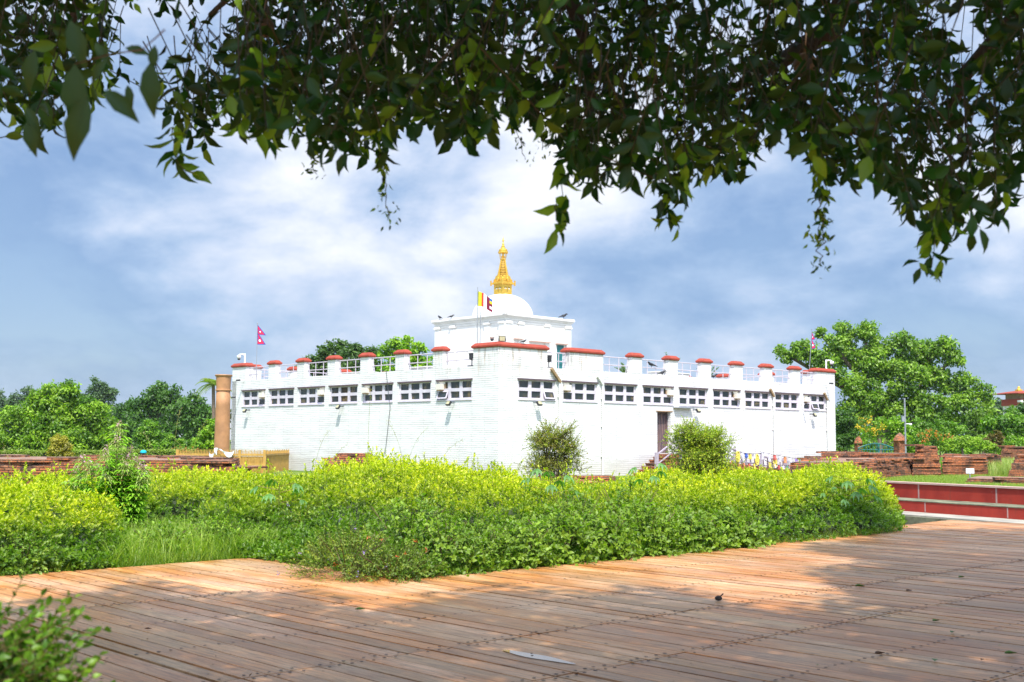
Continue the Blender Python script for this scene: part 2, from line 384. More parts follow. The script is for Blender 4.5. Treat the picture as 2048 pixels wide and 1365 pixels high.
def offset_poly(poly, d):
    dd = d if isinstance(d, (list, tuple)) else [d]*len(poly)
    return offset_var(poly, dd)
def offset_var(poly, dd):
    n = len(poly); out = []
    for i in range(n):
        p0, p1, p2 = poly[i-1], poly[i], poly[(i+1)%n]
        e1 = Vector((p1[0]-p0[0], p1[1]-p0[1])).normalized(); e2 = Vector((p2[0]-p1[0], p2[1]-p1[1])).normalized()
        n1 = Vector((e1.y, -e1.x)); n2 = Vector((e2.y, -e2.x))
        k = (n1+n2)/max(0.3, 1+n1.dot(n2)); out.append((p1[0]+k.x*dd[i], p1[1]+k.y*dd[i]))
    return out

# fast numpy leaf meshes ------------------------------------------------
def nrm(a): return a/np.maximum(np.linalg.norm(a, axis=-1, keepdims=True), 1e-9)
SHAPE4 = (np.array([[0,0,0],[0.45,0.5,0.08],[1,0,-0.04],[0.45,-0.5,0.08]]), [(0,1,2),(0,2,3)])
SHAPE8 = (np.array([[0,0,0],[0.22,0.36,0.07],[0.5,0.5,0.10],[0.78,0.24,0.02],[1.0,0,-0.16],[0.78,-0.24,0.02],[0.5,-0.5,0.10],[0.22,-0.36,0.07],[0.25,0,0],[0.5,0,0.0],[0.78,0,-0.05]]),
          [(0,1,8),(1,2,9,8),(2,3,10,9),(3,4,10),(4,5,10),(5,6,9,10),(6,7,8,9),(7,0,8)])
class LeafBag:
    def __init__(s): s.V=[]; s.F=[]; s.C=[]; s.n=0
    def add(s, pos, axis, normal, length, width, col, shape=SHAPE4):
        P, fs = shape; n = len(pos)
        if n == 0: return
        ax = nrm(axis); sd = nrm(np.cross(normal, ax)); nn = np.cross(ax, sd)
        L = np.broadcast_to(np.asarray(length, float), (n,))[:,None,None]; W = np.broadcast_to(np.asarray(width, float), (n,))[:,None,None]
        v = pos[:,None,:] + ax[:,None,:]*(P[None,:,0:1]*L) + sd[:,None,:]*(P[None,:,1:2]*W) + nn[:,None,:]*(P[None,:,2:3]*L)
        k = len(P); base = s.n + np.arange(n)[:,None]*k
        s.V.append(v.reshape(-1,3)); s.C.append(np.repeat(np.asarray(col, float).reshape(n,3) if np.ndim(col)==2 else np.tile(col,(n,1)), k, axis=0))
        for f in fs: s.F.append((base + np.array(f)[None,:]).astype(np.int32))
        s.n += n*k
    def prisms(s, p0, p1, r, col):
        n = len(p0)
        if n == 0: return
        t = nrm(p1-p0); up = np.where(np.abs(t[:,2:3])>0.9, np.array([[1.,0,0]]), np.array([[0,0,1.]]))
        u = nrm(np.cross(t, up)); w = np.cross(t, u); vs = []
        for P, rr in ((p0, 1.0), (p1, 0.6)):
            for j in range(3):
                a = 2*math.pi*j/3; vs.append(P + (u*math.cos(a)+w*math.sin(a))*(r*rr))
        v = np.stack(vs, axis=1); base = s.n + np.arange(n)[:,None]*6
        s.V.append(v.reshape(-1,3)); s.C.append(np.tile(col, (n*6,1)))
        for f in ((0,1,4,3),(1,2,5,4),(2,0,3,5)): s.F.append((base+np.array(f)[None,:]).astype(np.int32))
        s.n += n*6
    def build(s, name, mat='leaf', parent=None):
        V = np.concatenate(s.V).astype(np.float32); C = np.concatenate(s.C)
        me = bpy.data.meshes.new(name); me.vertices.add(len(V)); me.vertices.foreach_set('co', V.ravel())
        loops = np.concatenate([f.ravel() for f in s.F]); sizes = np.concatenate([np.full(len(f), f.shape[1], np.int32) for f in s.F])
        me.loops.add(len(loops)); me.loops.foreach_set('vertex_index', loops)
        me.polygons.add(len(sizes)); st = np.concatenate([[0], np.cumsum(sizes)[:-1]]).astype(np.int32)
        me.polygons.foreach_set('loop_start', st)
        a = me.color_attributes.new('leafcol', 'FLOAT_COLOR', 'POINT')
        a.data.foreach_set('color', np.concatenate([C, np.ones((len(C),1))], axis=1).astype(np.float32).ravel())
        me.materials.append(MAT[mat]); me.update(calc_edges=True); me.validate()
        o = bpy.data.objects.new(name, me); COL.objects.link(o)
        if parent is not None: o.parent = parent
        return o

def rand_unit(n):
    return nrm(RNG.normal(size=(n,3)))
def sprigs(bag, base, axis, length, k, leaf, wid, cbase, ctip, stem=0.0, stemcol=(0.12,0.13,0.03), spread=0.9, droop=0.0, shape=SHAPE4, jit=0.18):
    """k leaves along each twig, in turning pairs; cbase/ctip are (n,3) or 3-vectors"""
    n = len(base)
    if n == 0: return
    axis = nrm(axis); length = np.broadcast_to(np.asarray(length, float), (n,))
    up = np.where(np.abs(axis[:,2:3])>0.9, np.array([[1.,0,0]]), np.array([[0,0,1.]]))
    u = nrm(np.cross(axis, up)); w = np.cross(axis, u); ph = RNG.uniform(0, 6.28, n)
    cbase = np.broadcast_to(np.asarray(cbase, float), (n,3)); ctip = np.broadcast_to(np.asarray(ctip, float), (n,3))
    for i in range(k):
        f = (i+0.7)/k; a = ph + i*2.4
        rad = u*np.cos(a)[:,None] + w*np.sin(a)[:,None]
        p = base + axis*(length*f)[:,None]; p[:,2] -= droop*f*f*length
        d = nrm(axis*(0.35+0.7*f) + rad*spread*(1.15-0.5*f) + RNG.normal(size=(n,3))*0.25); d[:,2] -= droop*0.6; d = nrm(d)
        nn = nrm(axis*0.6 - rad*0.4 + np.array([0,0,0.5]) + RNG.normal(size=(n,3))*0.35)
        c = cbase*(1-f) + ctip*f; c = c*RNG.uniform(1-jit, 1+jit, (n,1))
        s = RNG.uniform(0.7, 1.2, n)
        bag.add(p, d, nn, leaf*s, wid*s, c, shape)
    if stem > 0: bag.prisms(base - axis*0.05, base + axis*length[:,None], stem, np.array(stemcol))
# ================================================================ TEMPLE
C0 = gnd(995, 955, 0.0); C0.z = GZ
temple = empty('white_temple', C0, ANG)
tag(temple, 'white painted brick temple with small windows, red capped parapet posts and golden spire', 'temple')
LR, LL, TH = 26.9, 22.5, 0.47
ZP, ZPOST, ZCAP = 4.92, 5.70, 5.93
ZW0, ZW1 = 3.45, 4.36
def W(x, y, z): return C0 + ER*x + EL*y + Vector((0,0,z))

def wall_grid(mb, L, z0, z1, th, holes, axis, off, flip=False, mi=0, x0=0.0):
    xs = sorted({x0, L, *[h[0] for h in holes], *[h[1] for h in holes]}); zs = sorted({z0, z1, *[h[2] for h in holes], *[h[3] for h in holes]})
    solid = lambda i, j: 0 <= i < len(xs)-1 and 0 <= j < len(zs)-1 and not any(h[0]-1e-6 <= (xs[i]+xs[i+1])/2 <= h[1] and h[2] <= (zs[j]+zs[j+1])/2 <= h[3] for h in holes)
    def P(x, t, z):
        return (x, off+t, z) if axis == 'x' else (off+t, x, z)
    for i in range(len(xs)-1):
        for j in range(len(zs)-1):
            if not solid(i, j): continue
            a, b, c, d = xs[i], xs[i+1], zs[j], zs[j+1]
            mb.add([P(a,0,c),P(b,0,c),P(b,0,d),P(a,0,d)], [(0,1,2,3)], mi)
            mb.add([P(a,th,c),P(b,th,c),P(b,th,d),P(a,th,d)], [(3,2,1,0)], mi)
            if not solid(i-1, j): mb.add([P(a,0,c),P(a,th,c),P(a,th,d),P(a,0,d)], [(3,2,1,0)], mi)
            if not solid(i+1, j): mb.add([P(b,0,c),P(b,th,c),P(b,th,d),P(b,0,d)], [(0,1,2,3)], mi)
            if not solid(i, j-1): mb.add([P(a,0,c),P(b,0,c),P(b,th,c),P(a,th,c)], [(3,2,1,0)], mi)
            if not solid(i, j+1): mb.add([P(a,0,d),P(b,0,d),P(b,th,d),P(a,th,d)], [(0,1,2,3)], mi)

RW = [(1.2+2.8*i, 2.3) for i in range(9)]
LW = [(1.72+2.87*i, 2.42) for i in range(7)]
DX0, DX1, DZ0, DZ1 = 10.67, 11.72, 1.05, 3.10
hr = [(x, x+w, ZW0, ZW1) for x, w in RW] + [(DX0, DX1, DZ0, DZ1)]
hl = [(y, y+w, ZW0, ZW1) for y, w in LW]
mb = MB()
wall_grid(mb, LR, -0.5, ZP, TH, hr, 'x', 0.0)
mb2 = MB(); wall_grid(mb2, LL, -0.5, ZP, TH, hl, 'y', 0.0, x0=TH)
mb.add([(v[0], v[1]+0.0, v[2]) for v in mb2.v], mb2.f)
mb.box(0, LR, LL-TH, LL-0.001, -0.5, ZP-0.002)
mb.box(LR-TH, LR-0.001, TH, LL-TH, -0.5, ZP-0.002)
mb.build('outer_wall', 'brick', temple)
MB().box(TH, LR-TH, TH, LL-TH, 4.45, 4.60).build('terrace_floor', 'concrete', temple)

# windows ---------------------------------------------------------
def make_window(axis, pos, wid, ac=None, open_cell=None):
    rec = 0.05
    w, h = wid-0.02, ZW1-ZW0-0.02
    cw = (w-2*0.09-2*0.19)/3.0; ch = (h-2*0.08-0.15)/2.0
    cells = [(0.09+i*(cw+0.19), 0.08+j*(ch+0.15)) for j in range(2) for i in range(3)]
    if axis == 'x': pl = lambda u, t, z: (pos+0.01+u, rec+t, ZW0+0.01+z)
    else:           pl = lambda u, t, z: (rec+t, pos+0.01+(w-u), ZW0+0.01+z)
    holes = [(c[0], c[0]+cw, c[1], c[1]+ch) for c in cells]
    tmp = MB(); wall_grid(tmp, w, 0, h, 0.07, holes, 'x', 0.0)
    fr = MB(); fr.add([pl(*v) for v in tmp.v], tmp.f)
    o = fr.build('window', 'frame', temple)
    pn = MB()
    for c in cells:
        pn.add([pl(c[0]-0.01,0.045,c[1]-0.01), pl(c[0]+cw+0.01,0.045,c[1]-0.01), pl(c[0]+cw+0.01,0.045,c[1]+ch+0.01), pl(c[0]-0.01,0.045,c[1]+ch+0.01)], [(0,1,2,3)])
    pn.build('pane', 'pane', o)
    def bx(u0,u1,t0,t1,z0,z1,m,name,tw=None):
        b = MB(); ps = [pl(u,t,z) for z in (z0,z1) for (u,t) in ((u0,t0),(u1,t0),(u1,t1),(u0,t1))]
        b.add(ps, [(3,2,1,0),(4,5,6,7),(0,1,5,4),(1,2,6,5),(2,3,7,6),(3,0,4,7)]); return b.build(name, m, o)
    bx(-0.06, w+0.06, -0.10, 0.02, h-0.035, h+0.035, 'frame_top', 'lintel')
    bx(-0.03, w+0.03, -0.085, 0.02, -0.045, -0.0, 'frame', 'sill')
    if ac is not None:
        u0 = cells[3+ac][0]; z0 = cells[3+ac][1]
        left = ac == 0
        a0 = u0-0.02 if left else u0+cw*0.42; 
        bx(a0, a0+cw*0.6, -0.20, 0.02, z0-0.05, z0+ch*0.72, 'ac', 'air_conditioner')
        bx(u0-0.02 if left else u0+cw*0.3, u0+cw*0.66 if left else u0+cw+0.02, -0.012, 0.03, z0+ch*0.72, z0+ch+0.03, 'ac', 'filler_board')
        bx(u0+cw*0.60 if left else u0+cw*0.30, u0+cw*0.72 if left else u0+cw*0.42, -0.012, 0.03, z0, z0+ch*0.72, 'tan', 'filler_board')
        bx(a0+0.06, a0+cw*0.6-0.02, -0.19, -0.01, z0-0.10, z0-0.052, 'tan', 'bracket')
    if open_cell is not None:
        c = cells[open_cell]; ang = 0.35
        fr = MB(); s = MB()
        wall_grid(s, cw+0.08, -(ch+0.08), 0, 0.04, [(0.05, cw+0.03, -(ch+0.03), -0.05)], 'x', 0.0)
        def tr(v):
            return pl(c[0]-0.04+v[0], -0.03+v[2]*math.sin(ang)+v[1], c[1]+ch+0.04+v[2]*math.cos(ang))
        fr.add([tr(v) for v in s.v], s.f)
        fr.add([tr(v) for v in ((0.04,0.02,-ch-0.04),(cw+0.04,0.02,-ch-0.04),(cw+0.04,0.02,-0.04),(0.04,0.02,-0.04))], [(0,1,2,3)], 1)
        fr.build('open_sash', ['frame', 'pane'], o)
    return o
for i, (x, w) in enumerate(RW):
    make_window('x', x, w, {1:0, 3:2, 5:2, 8:0}.get(i), {0:2, 8:1}.get(i))
for i, (y, w) in enumerate(LW):
    make_window('y', y, w, {6:2, 4:2, 2:0, 0:0}.get(i), {0:0}.get(i))
# dark lining so the rooms behind the glass stay dark
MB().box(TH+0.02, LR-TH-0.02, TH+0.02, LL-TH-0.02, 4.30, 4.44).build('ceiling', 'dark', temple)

# door ------------------------------------------------------------
d = MB(); d.box(DX0+0.06, DX1-0.06, 0.30, 0.36, DZ0+0.0, DZ1-0.08)
for k in range(5):
    x = DX0+0.08+k*0.185; d.box(x, x+0.165, 0.275, 0.302, DZ0+0.02, DZ1-0.10)
dr = d.build('door', 'door', temple)
f = MB(); f.box(DX0, DX0+0.07, 0.2, 0.42, DZ0, DZ1); f.box(DX1-0.07, DX1, 0.2, 0.42, DZ0, DZ1); f.box(DX0+0.07, DX1-0.07, 0.2, 0.42, DZ1-0.08, DZ1)
f.build('door_frame', 'door', dr)
MB().box(DX0-0.1, DX1+0.12, -0.03, 0.15, DZ1+0.003, DZ1+0.05).build('lintel', 'tan', dr)

# parapet posts ---------------------------------------------------
def post(poly, wide=False):
    p = MB().prism(poly, ZP-0.002, ZPOST).build('parapet_post', 'brick', temple)
    o1 = offset_poly(poly, 0.075); o2 = offset_poly(poly, -0.055); o3 = offset_poly(poly, 0.05)
    c = MB().prism(o3, ZPOST, ZPOST+0.03); c.prism(o1, ZPOST+0.03, ZPOST+0.10)
    c.prism(o1, ZPOST+0.10, ZCAP, 0, o2)
    c.build('post_cap', 'cap', p)
    return p
def rect(x0, x1, y0, y1): return [(x0,y0),(x1,y0),(x1,y1),(x0,y1)]
e = 0.003
post([(-e,-e),(3.0,-e),(3.0,TH+e),(TH+e,TH+e),(TH+e,1.64),(-e,1.64)])
post(rect(4.45, 6.73, -e, TH+e))
RP = [9.16+2.75*i for i in range(6)]
for x in RP: post(rect(x-0.38, x+0.38, -e, 0.30))
post([(25.0,-e),(LR+e,-e),(LR+e,1.9),(LR-TH-e,1.9),(LR-TH-e,TH+e),(25.0,TH+e)])
LP = [4.1+2.84*i for i in range(6)]
for y in LP: post(rect(-e, 0.32, y-0.345, y+0.345))
post([(-e,21.05),(TH+e,21.05),(TH+e,LL-TH-e),(1.6,LL-TH-e),(1.6,LL+e),(-e,LL+e)])
for x in [4.1+3.4*i for i in range(6)]: post(rect(x-0.38, x+0.38, LL-TH-e, LL+e))
for y in [4.6+3.2*i for i in range(5)]: post(rect(LR-TH-e, LR+e, y-0.38, y+0.38))
post([(LR-2,LL-TH-e),(LR-TH-e,LL-TH-e),(LR-TH-e,LL-2),(LR+e,LL-2),(LR+e,LL+e),(LR-2,LL+e)])

# railings --------------------------------------------------------
def railing(axis, a, b, at_=0.235, deco=True):
    m = MB(); P = (lambda u, t, z: (u, at_+t, z)) if axis == 'x' else (lambda u, t, z: (at_+t, u, z))
    for z, r in ((5.64, 0.026), (5.26, 0.024)):
        m.tube([P(a,0,z), P(b,0,z)], r, 6)
    n = 2
    for k in range(n):
        u = a+(b-a)*(k+1)/(n+1.0); m.tube([P(u,0,ZP-0.02), P(u,0,5.64)], 0.022, 6)
    if deco:
        m.tube([P(b-0.03,0,5.62), P(b-0.18,0,ZP)], 0.018, 5)
    m.build('railing', 'rail', temple)
xs = [3.0, 4.45, 6.73] + [v for x in RP for v in (x-0.38, x+0.38)] + [25.0]
for a, b in zip(xs[0::2], xs[1::2]): railing('x', a, b)
ys = [1.64] + [v for y in LP for v in (y-0.36, y+0.36)] + [21.05]
for a, b in zip(ys[0::2], ys[1::2]): railing('y', a, b)
xb = [1.6] + [v for x in [4.1+3.4*i for i in range(6)] for v in (x-0.38, x+0.38)] + [LR-2]
for a, b in zip(xb[0::2], xb[1::2]): railing('x', a, b, LL-0.235, False)
yb = [1.9] + [v for y in [4.6+3.2*i for i in range(5)] for v in (y-0.38, y+0.38)] + [LL-2]
for a, b in zip(yb[0::2], yb[1::2]): railing('y', a, b, LR-0.235, False)

# drainpipes ------------------------------------------------------
def pipe(x, rusty=False, zt=4.45):
    m = MB(); m.tube([(x,-0.09,-0.1),(x,-0.09,zt)], 0.05, 8)
    if rusty: 
        m.obox((x-0.27,-0.11,zt+0.28), (0.6,0,-0.62), (0,1,0), (0.62,0,0.6), 0.42, 0.055, 0.055, 1)
    else:
        m.obox((x-0.17,-0.09,zt+0.17), (0.55,0,-0.62), (0,1,0), (0.62,0,0.55), 0.28, 0.05, 0.05, 1 if x > 15 else 0)
    for z in (0.9, 2.3, 3.6): m.box(x-0.08, x+0.08, -0.06, 0.002, z, z+0.05)
    m.build('drainpipe', ['pipe', 'rust'], temple)
pipe(3.72, True, 4.30); pipe(6.62, False, 4.30); pipe(20.55, False, 4.15); pipe(25.95, False, 4.10)
# small ledge by the door
MB().box(11.9, 13.3, -0.22, 0.0, 3.30, 3.345).build('wall_shelf', 'grey', temple)

# upper shrine ----------------------------------------------------
SX0, SX1, SY0, SY1 = 8.5, 13.55, 8.75, 14.6
ZS, ZT = 4.6, 8.49
s = MB(); s.box(SX0, SX1, SY0, SY1, ZS, 7.995)
sh = s.build('shrine_wall', 'white', temple)
for (a, b) in ((0.0,0.42),(0.95,1.3),(3.0,3.35),(4.63,5.05)):
    p = MB(); p.box(SX0+a, SX0+b, SY0-0.08, SY0+0.0, ZS, 7.94)
    p.box(SX0+a-0.05, SX0+b+0.05, SY0-0.13, SY0, 7.94, 8.03); p.box(SX0+a-0.02, SX0+b+0.02, SY0-0.10, SY0, 8.03, 8.10); p.build('pilaster', 'white', sh)
for (a, b) in ((0.0,0.42),(1.2,1.6),(4.1,4.5),(5.43,5.85)):
    p = MB(); p.box(SX0-0.08, SX0, SY0+a-(0.08 if a == 0 else 0), SY0+b, ZS, 7.94)
    p.box(SX0-0.13, SX0, SY0+a-0.05, SY0+b+0.05, 7.94, 8.03); p.box(SX0-0.10, SX0, SY0+a-0.02, SY0+b+0.02, 8.03, 8.10); p.build('pilaster', 'white', sh)
c = MB()
for (o_, z0, z1) in ((0.03, 7.995, 8.12), (0.06, 8.12, 8.24), (0.11, 8.24, 8.30), (0.16, 8.30, 8.35), (0.20, 8.35, 8.44), (0.18, 8.44, 8.49)):
    c.box(SX0-o_, SX1+o_, SY0-o_, SY1+o_, z0, z1)
# slightly projecting corner bays of the cornice
for (x0,x1,y0,y1) in ((SX0-0.235, SX0+1.35, SY0-0.235, SY0), (SX0-0.235, SX0, SY0-0.235, SY0+1.7)):
    c.box(x0, x1, y0, y1, 8.353, 8.437)
c.build('cornice', 'white', sh, bevel=0.012)
for (a, b, z) in ((0.62,1.2,7.1),(1.77,3.3,7.04),(3.85,4.7,7.02)):
    MB().box(SX0+a, SX0+b, SY0-0.22, SY0-0.0, z, z+0.055).build('lintel', 'coping', sh)
dd = MB(); dd.box(SX0+3.98, SX0+4.5, SY0-0.03, SY0+0.02, ZS, 6.98); dd.box(SX0+4.02, SX0+4.46, SY0-0.05, SY0-0.03, 5.9, 6.9)
dd.build('shrine_door', 'teal', sh)
DC = ((SX0+SX1)/2, (SY0+SY1)/2)
prof = [(1.86, 0), (1.86, 0.08), (1.76, 0.085)]
for i in range(1, 17):
    a = math.pi/2*i/16; prof.append((1.76*math.cos(a)**0.92 if i < 16 else 0.02, 0.085+1.40*math.sin(a)))
MB().lathe((DC[0], DC[1], 8.49), prof, 56).build('dome', 'white', temple, smooth=True)

# golden spire ----------------------------------------------------
zb = 9.99
sp = MB(); h = 0.365
sp.box(DC[0]-h-0.05, DC[0]+h+0.05, DC[1]-h-0.05, DC[1]+h+0.05, zb-0.18, zb-0.06)
sp.box(DC[0]-h, DC[0]+h, DC[1]-h, DC[1]+h, zb-0.06, zb+0.545)
spire = sp.build('golden_spire', 'gold', temple, bevel=0.01)
l = MB(); l.box(DC[0]-h-0.10, DC[0]+h+0.10, DC[1]-h-0.10, DC[1]+h+0.10, zb+0.545, zb+0.63); l.box(DC[0]-h-0.04, DC[0]+h+0.04, DC[1]-h-0.04, DC[1]+h+0.04, zb+0.63, zb+0.70)
for sx in (-1, 1):
    for sy in (-1, 1): l.box(DC[0]+sx*(h+0.12)-0.03, DC[0]+sx*(h+0.12)+0.03, DC[1]+sy*(h+0.12)-0.03, DC[1]+sy*(h+0.12)+0.03, zb+0.46, zb+0.76)
l.build('ledge', 'gold', spire)
pm = MB()
for ax in range(4):        # four arched face plates above the ledge
    a = ax*math.pi/2; ux, uy = math.cos(a), math.sin(a); vx, vy = -uy, ux; r = h-0.02
    out = [(-0.40,0),(0.40,0),(0.42,0.13),(0.30,0.20),(0.26,0.34),(0.10,0.44),(0,0.54),(-0.10,0.44),(-0.26,0.34),(-0.30,0.20),(-0.42,0.13)]
    k = len(out)
    v0 = [(DC[0]+ux*r+vx*p_[0], DC[1]+uy*r+vy*p_[0], zb+0.70+p_[1]*0.85) for p_ in out]
    v1 = [(DC[0]+ux*(r-0.05)+vx*p_[0], DC[1]+uy*(r-0.05)+vy*p_[0], zb+0.70+p_[1]*0.85) for p_ in out]
    pm.add(v0+v1, [tuple(range(k)), tuple(range(2*k-1,k-1,-1))]+[(i,(i+1)%k,k+(i+1)%k,k+i) for i in range(k)])
    pm.sphere((DC[0]+ux*(r+0.01), DC[1]+uy*(r+0.01), zb+0.87), 0.07, 5)
pm.build('arched_plate', 'gold', spire)
prof = []; z = zb+0.72
for i in range(13):
    r = 0.42-0.29*(i/12.0); prof += [(r*0.72, z), (r, z+0.02), (r, z+0.055), (r*0.72, z+0.075)]; z += 0.097
ztop = z
MB().lathe((DC[0], DC[1], 0), prof, 28).build('ring_cone', 'gold', spire)
MB().lathe((DC[0], DC[1], 0), [(0.36, zb+0.70), (0.11, ztop-0.02)], 20).build('cone_core', 'gold_dark', spire)
rb = MB()
for k in range(4):
    a = k*math.pi/2
    rb.obox((DC[0]+math.cos(a)*0.285, DC[1]+math.sin(a)*0.285, (zb+0.72+ztop)/2), (-math.cos(a)*0.29, -math.sin(a)*0.29, ztop-zb-0.72), (-math.sin(a),math.cos(a),0), (math.cos(a),math.sin(a),0.2), (ztop-zb-0.6)/2, 0.04, 0.022)
rb.build('corner_rib', 'gold', spire)
t = MB(); t.lathe((DC[0], DC[1], ztop), [(0.10,-0.02),(0.17,0.0),(0.17,0.03),(0.08,0.06),(0.08,0.12),(0.13,0.17),(0.10,0.2)], 20)
for k in range(8):
    a = k*math.pi/4; t.tube([(DC[0]+0.15*math.cos(a), DC[1]+0.15*math.sin(a), ztop+0.02), (DC[0]+0.24*math.cos(a), DC[1]+0.24*math.sin(a), ztop+0.42)], 0.014, 5)
t.tube([(DC[0],DC[1],ztop),(DC[0],DC[1],ztop+0.42)], [0.07,0.05], 10)
t.build('lantern', 'gold', spire)
t = MB(); t.lathe((DC[0], DC[1], ztop+0.38), [(0.22,0),(0.28,0.03),(0.28,0.10),(0.24,0.12),(0.25,0.15),(0.24,0.21),(0.15,0.26),(0.13,0.30)], 24)
for k in range(12):
    a = k*math.pi/6; t.sphere((DC[0]+0.27*math.cos(a), DC[1]+0.27*math.sin(a), ztop+0.39), 0.03, 4)
t.build('parasol_disc', 'gold', spire)
t = MB(); t.lathe((DC[0], DC[1], ztop+0.66), [(0.13,0),(0.15,0.03),(0.09,0.06),(0.095,0.14),(0.06,0.18),(0.065,0.27),(0.04,0.32),(0.035,0.42),(0.055,0.44),(0.06,0.47),(0.035,0.54),(0.012,0.62),(0.003,0.76)], 18)
t.build('pinnacle', 'gold', spire)
for ax in range(4):
    a = ax*math.pi/2; ux, uy = math.cos(a), math.sin(a); vx, vy = -uy, ux; r = h+0.004
    q = MB()
    def pt(u, z_, o_=0.0): return (DC[0]+ux*(r+o_)+vx*u, DC[1]+uy*(r+o_)+vy*u, zb+z_)
    for sgn in (-1, 1):
        q.tube([pt(sgn*0.03,0.32), pt(sgn*0.10,0.37), pt(sgn*0.19,0.355), pt(sgn*0.24,0.30)], 0.012, 4)
        q.add([pt(sgn*0.05,0.27,0.003), pt(sgn*0.12,0.31,0.003), pt(sgn*0.22,0.27,0.003), pt(sgn*0.13,0.245,0.003)], [(0,1,2,3)], 1)
        q.add([pt(sgn*0.10,0.29,0.006), pt(sgn*0.15,0.29,0.006), pt(sgn*0.14,0.25,0.006), pt(sgn*0.11,0.25,0.006)], [(0,1,2,3)], 0)
    q.tube([pt(0,0.24), pt(0.025,0.17), pt(-0.02,0.14), pt(0.01,0.10)], 0.010, 4)
    q.build('painted_eyes', ['dark', 'cloth_white'], spire)

# ================================================================ things on and around the temple
def floodlight_proto(loc, rz, label, s=1.0):
    e_ = empty('floodlight', loc, rz); tag(e_, label, 'floodlight', 'floodlights on the temple')
    m = MB(); m.obox((0,-0.26*s,-0.02), (1,0,0), (0,1,-0.7), (0,0.7,1), 0.125*s, 0.05*s, 0.10*s); b = m.build('housing', 'dark', e_, bevel=0.008)
    g = MB(); g.obox((0,-0.302*s,0.012), (1,0,0), (0,1,-0.7), (0,0.7,1), 0.10*s, 0.008*s, 0.075*s); g.build('lens', 'lamp_glass', e_)
    a = MB(); a.tube([(-0.10*s,-0.22*s,0.03),(-0.12*s,0,0.05)], 0.012, 5); a.tube([(0.10*s,-0.22*s,0.03),(0.12*s,0,0.05)], 0.012, 5); a.box(-0.13*s,0.13*s,-0.01,0.0,0.02,0.08)
    a.build('bracket', 'grey', e_)
    return e_
fl = [((2.25,-0.005,3.30),0,'floodlight under the first window round the corner from the tall pale wall edge'),
      ((13.6,-0.005,3.22),0,'floodlight on the wall just past the doorway, above the prayer flags'),
      ((24.3,-0.005,3.20),0,'floodlight below the open pane at the far end of the door wall'),
      ((-0.005,3.0,3.30),-math.pi/2,'floodlight under the rust streaked window next to the front corner'),
      ((-0.005,11.6,3.28),-math.pi/2,'floodlight midway along the doorless wall under its middle window'),
      ((-0.005,20.6,3.22),-math.pi/2,'floodlight near the tan stone pillar end of the doorless wall')]
f0 = None
for (l_, r_, lab) in fl:
    if f0 is None: f0 = floodlight_proto(W(*l_), ANG+r_, lab)
    else: copy_thing(f0, W(*l_), ANG+r_, lab)
# big floodlight on the corner cap facing the viewer
e_ = empty('floodlight', W(0.55,0.35,ZCAP), ANG+math.radians(-40)); tag(e_, 'square yellow glass floodlight standing on the red front corner cap', 'floodlight', 'floodlights on the temple')
m = MB(); m.box(-0.15,0.15,-0.06,0.06,0.04,0.29); m.build('housing', 'dark', e_, bevel=0.01)
m = MB(); m.box(-0.12,0.12,-0.075,-0.061,0.07,0.26); m.build('lens', 'lamp_glass', e_)
m = MB(); m.box(-0.17,-0.155,-0.02,0.02,0,0.18); m.box(0.155,0.17,-0.02,0.02,0,0.18); m.box(-0.17,0.17,-0.02,0.02,-0.0,0.012); m.build('bracket', 'dark', e_)

def dome_camera(loc, rz, label, side=-1, col='white_plastic', hgt=0.55, dark=False):
    e_ = empty('security_camera', loc, rz); tag(e_, label, 'security camera', 'dome cameras on the parapet')
    m = MB(); m.tube([(0,0,-0.02),(0,0,hgt)], 0.045, 8); m.box(-0.08,0.08,-0.08,0.08,0,0.02); m.build('pole', col, e_)
    m = MB(); m.tube([(0,0,hgt-0.1),(side*0.12,0,hgt-0.04),(side*0.3,0,hgt-0.05),(side*0.34,0,hgt-0.12)], [0.04,0.035,0.03,0.035], 7); m.build('arm', col, e_)
    m = MB(); m.lathe((side*0.34,0,hgt-0.30), [(0.02,0.0),(0.08,0.03),(0.115,0.09),(0.12,0.14),(0.10,0.19),(0.05,0.21)], 16); c_ = m.build('camera_housing', col if not dark else 'ac', e_, smooth=True)
    MB().sphere((side*0.34,0,hgt-0.31), 0.085, 8, 0, (1,1,0.8)).build('dome_glass', 'dark', c_)
    return e_
dome_camera(W(0.25, 21.6, ZCAP), 0, 'white dome camera on the red cap above the stone pillar', -1)
dome_camera(W(26.4, 0.25, ZCAP), 0, 'white dome camera on the red cap nearest the big spreading tree', 1)
dome_camera(W(0.9, 0.9, ZPOST), 0, 'black bottomed dome camera beside the flagpole, near the square floodlight', -1, 'ac', 0.72, True)

def bullet(loc, rz, label):
    e_ = empty('security_camera', loc, rz); tag(e_, label, 'security camera', 'small wall cameras')
    m = MB(); m.tube([(0,-0.50,0.0),(0,-0.26,0.03)], 0.045, 8); m.build('camera_housing', 'dark', e_)
    m = MB(); m.tube([(0,-0.34,0.02),(0,0,0.03)], 0.02, 6); m.build('bracket', 'white_plastic', e_)
bullet(W(23.35,0,3.75), ANG, 'small dark wall camera between the last two windows past the door')
bullet(W(25.9,0,5.02), ANG, 'small dark camera sticking out under the far end parapet past the door')
bullet(W(0,21.65,3.95), ANG-math.pi/2, 'small dark wall camera beside the window nearest the stone pillar')
bullet(W(0,21.2,4.9), ANG-math.pi/2, 'small dark camera under the parapet nearest the stone pillar')

# cable down the doorless wall
m = MB(); m.tube([W(-0.02,8.0,5.0), W(-0.04,7.6,3.2), W(-0.05,7.9,1.2), W(-0.06,8.4,0.2)], 0.014, 4)
tag(m.build('cable', 'dark'), 'thin dark cable hanging down the white wall between windows', 'cable')

